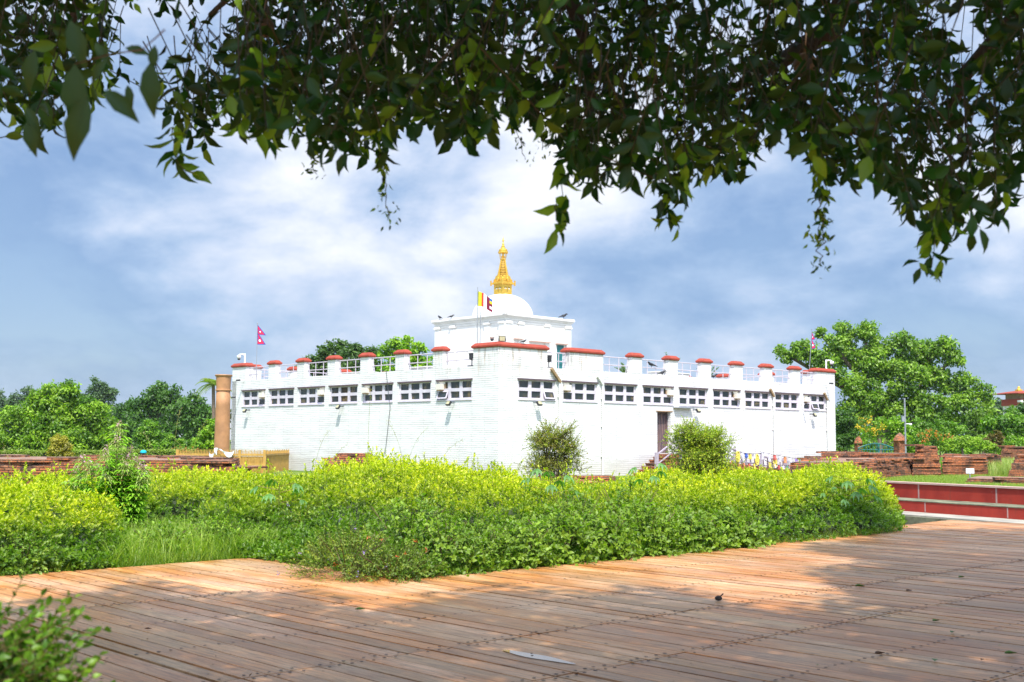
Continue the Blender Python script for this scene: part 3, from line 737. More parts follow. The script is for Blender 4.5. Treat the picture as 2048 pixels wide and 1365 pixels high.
# split spotlight and clutter on the terrace
def spot(loc, label):
    e_ = empty('spotlight', loc, ANG); tag(e_, label, 'spotlight', 'spotlights behind the parapet railings')
    m = MB(); m.box(-0.14,0.14,-0.14,0.14,0,0.04); m.tube([(0,0,0),(0,0,0.3)], 0.03, 6); m.build('stand', 'dark', e_)
    m = MB(); m.lathe((0,0,0.28), [(0.07,0),(0.13,0.05),(0.14,0.26),(0.17,0.30),(0.03,0.32)], 12); m.build('lamp_head', 'dark', e_)
spot(W(0.28,2.05,ZP+0.02), 'dark drum spotlight behind the railing beside the front corner block')
spot(W(3.35,0.25,ZP), 'dark spotlight in the narrow railing gap before the wide red capped post')

def flag_nepal(loc, label, lean=(0,0), hgt=2.3, squeeze=1.0, yaw=0.0):
    e_ = empty('flagpole', loc, 0); tag(e_, label, 'flag', 'flags flying over the parapet')
    top = Vector((lean[0], lean[1], hgt)); m = MB(); m.tube([(0,0,-0.3), top], [0.022,0.014], 6); m.sphere(top+Vector((0,0,0.03)), 0.035, 5); m.build('pole', 'grey', e_)
    th = top-Vector((0,0,0.05)); H = 1.12; w = 0.50*squeeze
    def pl(u, v, o): # u along fly, v down
        ph = 6.0*u/max(squeeze,0.4)+2*v; return th + Vector((math.cos(yaw)*u - math.sin(yaw)*0.05*math.sin(ph), math.sin(yaw)*u + 0.05*math.sin(ph)*math.cos(yaw)+o, -v-0.25*u))
    def poly(pts, o, mb, mi):
        n = len(pts); c = (sum(p[0] for p in pts)/n, sum(p[1] for p in pts)/n)
        for s_ in (1,-1): 
            vs = [pl(p[0], p[1], o*s_) for p in pts]; mb.add(vs, [tuple(range(n)) if s_ > 0 else tuple(range(n-1,-1,-1))], mi)
    f_ = MB()
    def strips(pts_tri, o, mi):  # triangle hoist-top, fly, hoist-bottom, cut in columns so it waves
        (v0, (uf, vf), v1) = pts_tri
        n = 6
        for k in range(n):
            a, b = k/n, (k+1)/n
            qa0, qa1 = v0+(vf-v0)*a, v1+(vf-v1)*a; qb0, qb1 = v0+(vf-v0)*b, v1+(vf-v1)*b
            u0 = UO+ (uf-UO)*a; u1 = UO+(uf-UO)*b
            for s_ in (1,-1):
                vs = [pl(u0,qa0,o*s_), pl(u1,qb0,o*s_), pl(u1,qb1,o*s_), pl(u0,qa1,o*s_)]
                f_.add(vs, [(0,1,2,3) if s_ > 0 else (3,2,1,0)], mi)
    UO = 0.0
    strips((0.0, (w, 0.48), 0.56), 0.002, 0); strips((0.42, (w, 1.0), H), 0.0035, 0)
    UO = 0.02
    strips((0.07, (w*0.84, 0.46), 0.52), 0.005, 1); strips((0.50, (w*0.84, 0.97), H-0.04), 0.0065, 1)
    star = lambda cx, cy, r1, r2, n: [(cx+(r1 if k%2==0 else r2)*squeeze*math.cos(math.pi*k/n), cy+(r1 if k%2==0 else r2)*math.sin(math.pi*k/n)) for k in range(2*n)]
    poly(star(w*0.30, 0.36, 0.055, 0.03, 8), 0.009, f_, 2); poly(star(w*0.30, 0.86, 0.085, 0.05, 12), 0.011, f_, 2)
    f_.build('flag', [FB, FC, 'cloth_white'], e_)
    return e_
FB = simple('flag_blue', (0.01, 0.03, 0.28), 0.8, 0, 0.1, 6); FC = simple('flag_crimson', (0.62, 0.015, 0.05), 0.8, 0, 0.15, 6)
L_ = at(515, 648, 66.0); flag_nepal((L_.x, L_.y, 4.9), 'twin pointed crimson flag on the pole above the stone pillar end', (0,0), L_.z-4.9)
L_ = at(1616, 740, 70.5); T_ = at(1623.5, 660, 70.5); flag_nepal((L_.x, L_.y, 5.0), 'limp crimson pointed flag on a leaning pole before the big tree', (T_.x-L_.x, 0.0), T_.z-5.0, 0.42, 0.2)

# striped flag
L_ = at(955, 575, 52.6); e_ = empty('flagpole', (L_.x, L_.y, 4.6)); tag(e_, 'five striped banner on the tall pole behind the front corner', 'flag', 'flags flying over the parapet')
hh = L_.z-4.6; m = MB(); m.tube([(0,0,-0.1),(0.01,0,hh)], [0.028,0.016], 7); m.tube([(0.12,0.1,-0.1),(0.14,0.1,hh-1.1)], 0.018, 6); m.build('pole', 'grey', e_)
cols = {'yellow':(0.85,0.62,0.02), 'red':(0.70,0.05,0.02), 'white':(0.8,0.74,0.8), 'maroon':(0.20,0.01,0.04), 'blue':(0.02,0.12,0.5), 'green':(0.03,0.22,0.05)}
FM = {k: simple('banner_'+k, v, 0.8, 0, 0.08, 8) for k, v in cols.items()}
f_ = MB(); keys = list(cols); NU, NV = 20, 5
for i in range(NU):
    for j in range(NV):
        if i < 1: k = 'green'
        elif i < 5: k = 'yellow'
        elif i < 8: k = 'red'
        elif i < 12: k = 'white'
        elif i < 16: k = 'maroon'
        else: k = ['blue','yellow','maroon','white','maroon'][j]
        def P_(a, b, o):
            u, v = a/NU, b/NV
            return (0.02+0.66*u, 0.05*math.sin(7*u+1.5*v)+0.02*math.sin(13*u)+o, hh-0.18-0.66*v*(1-0.14*u)-0.34*u+0.04*math.sin(5*u))
        for s_ in (0.002,-0.002):
            q = [P_(i,j,s_),P_(i+1,j,s_),P_(i+1,j+1,s_),P_(i,j+1,s_)]
            f_.add(q, [(0,1,2,3) if s_ < 0 else (3,2,1,0)], keys.index(k))
f_.build('flag', [FM[k] for k in keys], e_)

# crows
def bird(loc, rz, label, s=1.0):
    m = MB(); m.tube([(-0.20,0,0.10),(-0.10,0,0.13),(0.0,0,0.15),(0.10,0,0.19),(0.15,0,0.25),(0.20,0,0.26),(0.24,0,0.255),(0.29,0,0.24)], [0.018,0.045,0.075,0.07,0.045,0.042,0.02,0.004], 8)
    m.tube([(-0.34,0,0.05),(-0.18,0,0.11),(-0.02,0.0,0.17)], [0.012,0.035,0.06], 6)
    m.tube([(0.0,0.03,0.1),(0.01,0.03,0.0)], 0.008, 4); m.tube([(0.0,-0.03,0.1),(0.01,-0.03,0.0)], 0.008, 4)
    o = m.build('crow', 'black_feather', None, smooth=True); o.location = loc; o.rotation_euler = (0,0,rz); o.scale = (s,s,s)
    tag(o, label, 'bird', 'crows on the temple'); return o
bird(W(SX0-0.2,SY1-0.6,8.49), 2.2, 'crow at the far end of the shrine cornice above the doorless wall', 0.8)
bird(W(SX0-0.2,SY1-1.6,8.49), 0.3, 'crow on the shrine cornice, second along from the end nearest the pillar', 0.7)
bird(W(SX1-0.75,SY0-0.2,8.49), 0.4, 'crow on the shrine cornice above the teal shrine door')
bird(W(10.55,0.25,5.28), 3.5, 'crow perched on the railing beside the leafy terrace plant')
bird(W(11.3,0.20,ZP), 0.4, 'crow standing low behind the same railing as the leafy terrace plant', 0.9)
bird(W(15.5,0.2,ZP), 0.2, 'crow standing by the long white box on the terrace', 0.9)
bird(W(1.5,-0.02,ZCAP), 0.4, 'crow crouched on the long red corner cap', 0.6)

# planter, slab and cactus-like plants on the terrace
def box_thing(name, loc, size, mat, label, cat):
    m = MB(); m.box(-size[0]/2,size[0]/2,-size[1]/2,size[1]/2,0,size[2]); m.box(-size[0]/2-0.04,size[0]/2+0.04,-size[1]/2-0.04,size[1]/2+0.04,size[2],size[2]+0.05)
    o = m.build(name, mat); o.location = loc; o.rotation_euler = (0,0,ANG); tag(o, label, cat); return o
box_thing('terrace_bench', W(13.3,1.4,4.6), (2.6,0.6,0.55), 'white', 'long white bench block behind the railing with the bird', 'bench')
box_thing('roof_vent', W(1.6,7.2,4.6), (0.9,2.4,0.52), 'white', 'white raised vent block behind the railing near the front corner', 'roof vent')
box_thing('roof_vent', W(1.7,12.5,4.6), (0.9,1.9,0.48), 'white', 'white raised vent block halfway along the doorless parapet', 'roof vent')
PALE = (0.10, 0.17, 0.03)
def spiky(loc, label, n, hgt, seed):
    rs = np.random.default_rng(seed); e_ = empty('potted_plant', loc, 0); tag(e_, label, 'plant', 'potted plants on the terrace')
    m = MB(); m.lathe((0,0,0), [(0.14,0),(0.2,0.3),(0.22,0.32),(0.22,0.36),(0.17,0.36)], 12); m.build('pot', 'cap', e_)
    b = LeafBag()
    for k in range(n):
        a = rs.uniform(0,6.28); L = hgt*rs.uniform(0.6,1.1); out = rs.uniform(0.15,0.75)
        ts = np.linspace(0,1,14); p = np.stack([np.cos(a)*out*ts**1.6, np.sin(a)*out*ts**1.6, 0.35+L*ts*(1-0.12*ts)], axis=1)
        b.prisms(p[:-1], p[1:], 0.022, np.array([0.06,0.10,0.03]))
        for s_ in (0,1,2):
            d = np.stack([np.cos(ts*9+s_*2.1), np.sin(ts*9+s_*2.1), np.full(14,0.5)], axis=1)
            b.add(p, d, rand_unit(14), 0.11, 0.05, np.tile(PALE,(14,1)))
    b.build('foliage', 'leaf', e_)
spiky(W(11.3,2.6,4.6), 'bushy potted plant on the terrace behind the two crows', 11, 0.75, 1)
spiky(W(16.0,3.4,4.6), 'tall horned potted plant behind the long white bench block', 7, 1.55, 2)
spiky(W(19.0,3.2,4.6), 'arching potted plant on the terrace towards the far end', 7, 1.25, 3)
# ================================================================ steps, ramp rail, prayer flags
e_ = empty('entrance_stairs', W(10.05,0,0), ANG); tag(e_, 'worn brick steps climbing to the wooden door of the temple', 'stairs')
m = MB()
for k in range(6):
    x = -1.82+0.286*k
    m.box(x, x+0.286-0.003, -1.86, -0.59, -0.1, 0.15*(k+1)-0.05); m.box(x-0.03, x+0.286-0.003, -1.88, -0.57, 0.15*(k+1)-0.05, 0.15*(k+1))
m.box(-0.10, 2.6, -1.86, -0.59, -0.1, 1.02); m.box(0.50, 2.6, -0.588, -0.01, -0.1, 1.02)
m.build('brick_step', 'ruin', e_)
def rail_run(parent, pts, hgt, nb, mid=(0.5,)):
    m = MB(); pr = MB()
    for i in range(len(pts)-1):
        p, q = Vector(pts[i]), Vector(pts[i+1])
        m.obox((p+q)/2+Vector((0,0,hgt)), (q-p), (0,1,0), (0,0,1), (q-p).length/2+0.03, 0.035, 0.03)
        for f in mid: m.obox((p+q)/2+Vector((0,0,hgt*f)), (q-p), (0,1,0), (0,0,1), (q-p).length/2, 0.022, 0.025)
    m.build('handrail', 'ramp_rail', parent)
    return
e_ = empty('stair_railing', W(8.3,-1.93,0), ANG); tag(e_, 'short white sloping handrail rising towards the old wooden door', 'railing')
rail_run(e_, [(0,0,0.10),(1.8,0,1.0),(4.0,0,1.0)], 0.90, 0)
for x, z in ((0,0.0),(1.8,0.9),(3.9,0.9)):
    MB().box(x-0.07, x+0.07, -0.07, 0.07, z-0.1, z+1.12).build('post', 'ramp_rail', e_)
rmp = empty('ramp_railing', W(12.4,-1.6,0), ANG); tag(rmp, 'white picket railing descending beside the wall, hung with prayer flags', 'railing')
def rz_(x): return 1.40 - 0.113*x
m = MB(); L = 9.4
for (dz, hh_) in ((0.0,0.04),(-0.42,0.03),(-0.80,0.03)):
    m.obox((L/2,0,rz_(L/2)+dz), (1,0,-0.113), (0,1,0), (0,0,1), L/2, 0.035, hh_)
m.build('handrail', 'ramp_rail', rmp)
for k in range(5):
    x = 0.1+k*2.25; MB().box(x-0.09,x+0.09,-0.09,0.09,rz_(x)-1.25,rz_(x)+0.16).build('post', 'ramp_rail', rmp)
m = MB(); 
for k in range(24):
    x = 0.35+k*0.38
    m.box(x-0.04,x+0.04,-0.02,0.02,rz_(x)-0.85,rz_(x)-0.03)
m.build('picket', 'ramp_rail', rmp)
e_ = empty('entrance_ramp', W(12.6,0,0), ANG); m = MB()
m.prism([(0,-1.7),(9.5,-1.7),(9.5,-0.01),(0,-0.01)], -0.1, 0.02, 0)
vs = [(0,-1.7,0.02),(9.5,-1.7,0.02),(9.5,-0.01,0.02),(0,-0.01,0.02),(0,-1.7,0.75),(8,-1.7,0.03),(8,-0.01,0.03),(0,-0.01,0.75)]
m.add(vs, [(0,1,5,4),(4,5,6,7),(3,7,6,2),(0,4,7,3)]); m.build('ramp_slab', 'ruin', e_)
tag(e_, 'brick ramp running down along the white wall behind the flagged railing', 'ramp')
# flag strings
PF = [simple('prayer_'+n, c, 0.85, 0, 0.12, 9) for n, c in (('blue',(0.05,0.10,0.42)),('white',(0.62,0.57,0.66)),('red',(0.50,0.10,0.09)),('green',(0.10,0.30,0.14)),('yellow',(0.72,0.55,0.10)),('orange',(0.66,0.24,0.10)),('violet',(0.26,0.16,0.42)))]
def flag_string(p0, p1, sag, n, size, label, order, seed):
    rs = random.Random(seed); p0, p1 = Vector(p0), Vector(p1); e_ = empty('prayer_flag_string', p0, 0); tag(e_, label, 'prayer flags', 'strings of small coloured flags')
    P = lambda t: (p1-p0)*t - Vector((0,0,sag*4*t*(1-t)))
    m = MB(); m.tube([P(i/16) for i in range(17)], 0.012, 4); m.build('string', 'dark', e_)
    for i in range(n):
        t = (i+0.5)/n; c = P(t); d = (p1-p0).normalized(); w = size*rs.uniform(0.75,1.0); h_ = size*rs.uniform(1.0,1.5); m = MB()
        sk = rs.uniform(-0.08,0.08); nrmv = d.cross(Vector((0,0,1)))
        g = []
        for r in range(4):
            for cc in range(4):
                u = (cc/3-0.5)*w*(1-0.15*r/3*rs.random()); v = r/3*h_
                g.append(c + d*(u+sk*v) - Vector((0,0,v)) + nrmv*(0.05*math.sin(cc*2+i)+0.03*rs.uniform(-1,1))*(0.3+r/3))
        for s_ in (1,-1):
            gg = [p+nrmv*0.002*s_ for p in g]
            m.add(gg, [((r*4+q, r*4+q+1, r*4+q+5, r*4+q+4) if s_>0 else (r*4+q+4, r*4+q+5, r*4+q+1, r*4+q)) for r in range(3) for q in range(3)])
        m.build('flag', PF[order[i%len(order)]], e_)
flag_string(W(16.9,-1.68,1.12), W(24.2,-2.6,0.42), 0.10, 17, 0.27, 'long string of mixed coloured flags from railing down to the brick ruin', [1,1,2,1,5,1,6,0,1,6,1,4,3,1,6,1,4], 1)
flag_string(W(14.3,-1.7,1.30), W(17.0,-1.7,1.05), 0.12, 7, 0.24, 'short string with blue and yellow flags along the upper part of the railing', [1,1,1,0,4,1,1], 2)
flag_string(W(17.1,-1.70,0.75), W(20.5,-1.9,0.55), 0.25, 9, 0.2, 'lower sagging string of small bright flags hung across the pickets', [1,4,1,2,1,3,1,0,1], 3)
flag_string(W(14.2,-1.70,0.70), W(16.6,-1.7,0.52), 0.05, 5, 0.24, 'lower string of orange and red flags behind the leafy shrub end', [5,2,5,2,4], 5)
def ornament(loc, label):
    m = MB()
    for k in range(26):
        a = 2*math.pi*k/26; m.sphere((0.13*math.cos(a),0,0.26*math.sin(a)), 0.045, 4)
    for k in range(12):
        a = 2*math.pi*k/12; m.sphere((0.05*math.cos(a),0.01,0.12*math.sin(a)), 0.05, 4)
    o = m.build('marigold_garland', PF[4]); o.location = loc; o.rotation_euler = (0,0,ANG); tag(o, label, 'garland', 'yellow garlands on the railing')
ornament(W(14.9,-1.74,0.88), 'yellow garland on the railing nearest the leafy shrub')
ornament(W(16.55,-1.74,0.72), 'yellow garland on the railing below the blue and yellow flags')
ornament(W(18.15,-1.74,0.55), 'yellow garland farthest down the sloping railing')

# ================================================================ stone pillar, fence, cloths
P0 = at(443.5, 905, 61); e_ = empty('stone_pillar', (P0.x, P0.y, GZ), 0); tag(e_, 'tall tan sandstone pillar standing at the end of the white building', 'pillar')
s = 61/2370.0
zt = at(443,750,61).z-GZ
MB().lathe((0,0,0), [(0.41,-0.1),(0.40,0.6),(0.385,2.0),(0.365,3.4),(0.355,4.12)], 32).build('shaft', 'sand', e_, smooth=True)
MB().lathe((0,0,4.10), [(0.36,0),(0.40,0.02),(0.40,0.07),(0.36,0.09)], 32).build('band', 'sand', e_)
MB().lathe((0,0,4.17), [(0.36,0),(0.37,0.4),(0.385,zt-4.17-0.12),(0.42,zt-4.17-0.09),(0.45,zt-4.17-0.03),(0.43,zt-4.17)], 32).build('capital', 'sand', e_, smooth=False)

fe = empty('pillar_fence', at(440, 910, 57.0), 0); fe.location.z = GZ
tag(fe, 'low gold painted spiked fence around the stone pillar', 'fence')
x0 = at(355,905,57).x-fe.location.x; x1 = at(530,905,57).x-fe.location.x; ztop = at(440,900,57).z-GZ
m = MB(); n = 58
for k in range(n+1):
    x = x0+(x1-x0)*k/n; m.box(x-0.018,x+0.018,-0.018,0.018,0,ztop-0.04*((k*7)%3)); m.tube([(x,0,ztop-0.1),(x,0,ztop+0.05)],[0.02,0.003],4)
m.build('bar', 'fence_yellow', fe)
m = MB()
for z in (ztop-0.28, ztop-0.75): m.box(x0,x1,-0.03,0.03,z,z+0.09)
for x in (x0, (x0+x1)/2+0.9, x1): m.box(x-0.06,x+0.06,-0.06,0.06,0,ztop+0.0)
m.box(x0+0.06, x1-0.06, 0.03, 0.05, 0, ztop-0.32)
m.build('frame', 'fence_yellow', fe)
m = MB()
for k in range(40):
    y = 8*k/40+0.1; m.box(x1-0.018,x1+0.018,y-0.018,y+0.018,0,ztop-0.03*((k*5)%3))
m.box(x1-0.03,x1+0.03,0.06,8,ztop-0.28,ztop-0.19); m.build('side_bar', 'fence_yellow', fe)
def cloth(px, py, Y, w, h_, seed, label):
    rs = np.random.default_rng(seed); c = at(px,py,Y); m = MB(); nx, nz = 22, 5; g = []
    for i in range(nx+1):
        for j in range(nz+1):
            u, v = i/nx, j/nz
            g.append((w*(u-0.5), 0.10*math.sin(9*u+seed)+0.05*math.sin(23*u+2*v), h_*(0.5+0.6*math.sin(5*u+seed)*0.6) - v*h_*(0.45+0.35*math.sin(8*u+seed*2))))
    f = [(i*(nz+1)+j, (i+1)*(nz+1)+j, (i+1)*(nz+1)+j+1, i*(nz+1)+j+1) for i in range(nx) for j in range(nz)]
    m.add(g, f); m.add([(p[0],p[1]+0.012,p[2]) for p in g], [t[::-1] for t in f])
    o = m.build('offering_scarf', 'cloth_white', None, smooth=True); o.location = c; tag(o, label, 'scarf', 'white scarves tied to the gold fence')
cloth(448, 907, 56.8, 1.0, 0.30, 1, 'white scarf draped along the gold fence in front of the pillar')
cloth(426, 911, 56.6, 0.4, 0.34, 3, 'small bunched white scarf just beside the foot of the pillar')

# ================================================================ brick ruins
def ruin(poly, z0, z1, mat, label, name='brick_ruin', course=0.085, seed=1, taper=0.0, amp=0.04, group='excavated brick ruins', tops=6, parent=None):
    rs = random.Random(seed); pts = []
    n = len(poly)
    for i in range(n):
        a, b = Vector(poly[i]), Vector(poly[(i+1)%n]); k = max(1, int((b-a).length/0.5))
        for j in range(k): pts.append(a+(b-a)*j/k)
    P = [(p.x, p.y) for p in pts]; m = MB(); z = z0; nc = max(2, int(round((z1-z0)/course))); h_ = (z1-z0)/nc
    base = [rs.uniform(-amp, amp) for _ in P]
    for c in range(nc):
        base = [0.75*b+rs.uniform(-amp,amp)*0.6 for b in base]
        lo_ = -taper*(c/nc) + (rs.uniform(-0.03,0.03)); top_ = max(0, c-(nc-4))/3.0*min(1.0,(z1-z0))
        off = [lo_ - (rs.uniform(0.0,0.34)*top_ if rs.random() < 0.45 else 0.0) - (0.12 if rs.random() < 0.05 else 0) for _ in P]
        q = offset_poly(P, off); q = [(P_[0]+(x_[0]-P_[0])+rs.uniform(-0.02,0.02)+base[i]*0.5, x_[1]+base[i]) for i, (P_, x_) in enumerate(zip(P, q))]
        m.prism(q, z, z+h_*0.86); q2 = offset_poly(q, -0.07); m.prism(q2, z+h_*0.86, z+h_+0.002); z += h_
    # loose remains of further courses on top
    cx = sum(p[0] for p in P)/len(P); cy = sum(p[1] for p in P)/len(P)
    for t in range(tops):
        i = rs.randrange(len(P)); f = rs.uniform(0.06,0.5); x = P[i][0]*(1-f)+cx*f; y = P[i][1]*(1-f)+cy*f
        a = rs.uniform(0,3.14); m.obox((x,y,z1+0.03), (math.cos(a),math.sin(a),0), (-math.sin(a),math.cos(a),0), (0,0,1), rs.uniform(0.2,0.8), rs.uniform(0.12,0.4), rs.uniform(0.03,0.05))
    o = m.build(name, mat, parent)
    if parent is None: tag(o, label, 'ruin', group)
    return o
def XY(px, Y): p = at(px, 900, Y); return (p.x, p.y)
ruin([XY(-250,36), XY(476,36), XY(486,41.5), XY(-250,42)], GZ, 0.93, 'ruin_dark', 'long low dark brick foundation behind the yellow hedge, near the stone pillar', seed=2, taper=0.12, tops=26)
ruin([XY(478,36.4), XY(505,36.8), XY(508,41), XY(486,41.2)], GZ, 0.66, 'ruin_dark', 'stepped lower end of the dark foundation in front of the gold fence', seed=3, taper=0.2, tops=2)
c = Vector(XY(706,44)); 
ruin([(c.x+0.70*math.cos(2*math.pi*k/20), c.y+0.70*math.sin(2*math.pi*k/20)) for k in range(20)], GZ, 1.08, 'ruin', 'small round brick stump before the white wall', seed=4, amp=0.008, tops=0)
ruin([XY(650,43), XY(763,43), XY(763,46), XY(650,46)], GZ, 0.83, 'ruin', 'low brick step around the round stump', seed=5, tops=2)
ruin([XY(1085,46.0), XY(1222,46.5), XY(1232,49.0), XY(1110,49.2)], GZ, 0.16, 'ruin', 'low brick slab steps on the grass between the two leafy shrubs', seed=6, tops=3)
ruin([XY(1110,44.3), XY(1190,44.6), XY(1195,46), XY(1112,46)], GZ, 0.05, 'ruin', 'flat brick step at the foot of the open shrub', seed=16, tops=1)
ruin([XY(1570,47), XY(1690,48.5), XY(1757,53.4), XY(1801,57.4), XY(1822,58.6), XY(1846,66), XY(1620,65.5)], GZ, 0.76, 'ruin', 'wide slanting brick ruin against the far end of the temple', seed=7, taper=0.2, tops=18)
ruin([XY(1640,62.5), XY(1800,63.5), XY(1838,66), XY(1650,68)], GZ, 1.0, 'ruin_dark', 'raised back course of the wide ruin by the temple end', seed=17, taper=0.05, tops=8)
ruin([XY(1823,58.6), XY(1882,59.2), XY(1880,62), XY(1826,62)], GZ, 1.42, 'ruin', 'tallest square brick stump in the middle of the ruins', seed=8, taper=0.18, tops=1)
ruin([XY(1883,60.2), XY(1975,61), XY(1976,64.6), XY(1884,64.6)], GZ, 0.86, 'ruin', 'straight brick wall stump behind the small white sign', seed=9, taper=0.05, tops=5)
ruin([XY(1890,65), XY(2004,66), XY(2004,69), XY(1884,69)], GZ, 0.90, 'ruin_dark', 'dark stepped brick wall behind the stump with the sign', seed=10, taper=0.1, tops=8)
ruin([XY(2016,57.2), XY(2180,57.2), XY(2180,61), XY(2022,61)], GZ, 0.62, 'ruin', 'brick stump beside the tall grass, lower courses', seed=11, taper=0.15, tops=2)
ruin([XY(2027,58.2), XY(2180,58.2), XY(2180,60.6), XY(2029,60.6)], 0.60, 1.02, 'ruin_dark', 'upper courses on the brick stump beside the tall grass', seed=12, taper=0.05, tops=2)
ruin([XY(2000,79), XY(2180,79), XY(2180,83), XY(2002,83)], GZ, 1.35, 'ruin_dark', 'distant brick wall beyond the tall grass', seed=13, taper=0.1, tops=3)
ruin([XY(1930,49.3), XY(2160,46.0), XY(2160,49.8), XY(1952,53.0)], GZ, 0.12, 'ruin_dark', 'flat brick paving slab on the lawn by the small white sign', seed=14, tops=2)

# sign board
p = gnd(1940, 961, GZ); e_ = empty('lawn_sign', p, 0); tag(e_, 'small white notice board on a post in the lawn', 'sign')
MB().box(-0.02,0.02,-0.02,0.02,0,0.42).build('post', 'grey', e_)
MB().box(-0.18,0.18,-0.045,-0.02,0.30,0.52).build('board', 'white_plastic', e_)
m = MB()
for k in range(4): m.box(-0.14,0.14-0.05*(k%2),-0.049,-0.0455,0.345+0.038*k,0.355+0.038*k)
m.build('lettering', 'grey', e_)

# ================================================================ far right: mast, gate, posts, pagoda
p = at(1811, 884, 76); e_ = empty('monitoring_mast', (p.x,p.y,GZ), 0); tag(e_, 'thin grey mast with a box and side arm before the trees', 'mast')
zt = at(1810,795,76).z
MB().tube([(0,0,0),(0,0,zt)], 0.055, 8).build('pole', 'grey', e_)
MB().box(-0.22,-0.02,-0.12,0.10,at(1810,842,76).z,at(1810,834,76).z+0.1).build('box', 'grey', e_)
m = MB(); m.tube([(0,0,at(0,838,76).z+0.05),(0.4,0,at(0,838,76).z+0.05)],0.025,6); m.box(0.28,0.42,-0.05,0.05,at(0,838,76).z-0.02,at(0,838,76).z+0.1); m.build('arm', 'white_plastic', e_)
def gate_post(px, Y, w, ytop, label):
    p = at(px, 890, Y); zt = at(px, ytop, Y).z-GZ; e_ = empty('gate_post', (p.x,p.y,GZ), 0.3); tag(e_, label, 'gate post', 'brick gate posts')
    MB().box(-w/2,w/2,-w/2,w/2,0,zt-0.62).build('shaft', 'ruin', e_)
    MB().lathe((0,0,zt-0.62), [(w*0.72,0),(w*0.78,0.06),(w*0.74,0.14),(w*0.5,0.38),(w*0.2,0.56),(0.05,0.62)], 12).build('domed_cap', 'ruin', e_)
gate_post(1800, 84, 0.62, 866, 'wider brick gate post with domed cap near the mast')
gate_post(1717, 88, 0.42, 872, 'slim brick gate post at the other end of the teal gate')
p = at(1752, 890, 86); e_ = empty('garden_gate', (p.x,p.y,GZ), 0); tag(e_, 'teal arched metal gate half hidden in tall grass', 'gate')
m = MB(); m.tube([(-1.3+2.6*k/12,0,1.2+0.35*math.sin(math.pi*k/12)) for k in range(13)],0.05,6); m.tube([(-1.3,0,1.1),(1.3,0,1.1)],0.04,6); m.build('arch', 'teal', e_)
m = MB()
for k in range(13): m.tube([(-1.3+2.6*k/12,0,0),(-1.3+2.6*k/12,0,1.2+0.35*math.sin(math.pi*k/12))],0.025,5)
m.box(0.1,0.25,-0.05,0.05,0,1.5); m.build('bar', 'teal', e_)

p = at(2046, 880, 190); e_ = empty('pagoda_building', (p.x,p.y,GZ), 0.25); tag(e_, 'distant monastery with red flared roof and gold finial above the trees', 'building')
zz = lambda y: at(2046, y, 190).z - GZ
MB().box(-1.6,2.6,-1.6,2.6,0,zz(812)).build('wall', 'white', e_)
MB().box(-1.75,2.75,-1.75,2.75,zz(812),zz(799)).build('red_band', 'cap', e_)
m = MB()
for k in range(7): m.box(-1.5+0.7*k,-1.15+0.7*k,-1.80,-1.752,zz(810),zz(801))
m.build('window', 'white', e_)
MB().box(-1.3,2.3,-1.3,2.3,zz(799),zz(789)).build('upper_storey', 'tan', e_)
MB().box(-2.9,3.9,-2.9,3.9,zz(789),zz(787.5)).build('eave', 'cap', e_)
MB().box(-2.7,3.7,-2.7,3.7,zz(787.5),zz(782),0,2.3).build('roof', 'cap', e_)
m = MB(); m.box(-0.9,-0.1,-0.4,0.4,zz(783.5),zz(779.5)); m.lathe((-0.5,0,zz(779.5)), [(0.35,0),(0.2,0.2),(0.25,0.3),(0.02,0.55)], 12); m.build('finial', 'gold', e_)
MB().box(-2.2,-1.2,-2.6,-1.76,zz(806),zz(802)).build('balcony', 'white', e_)

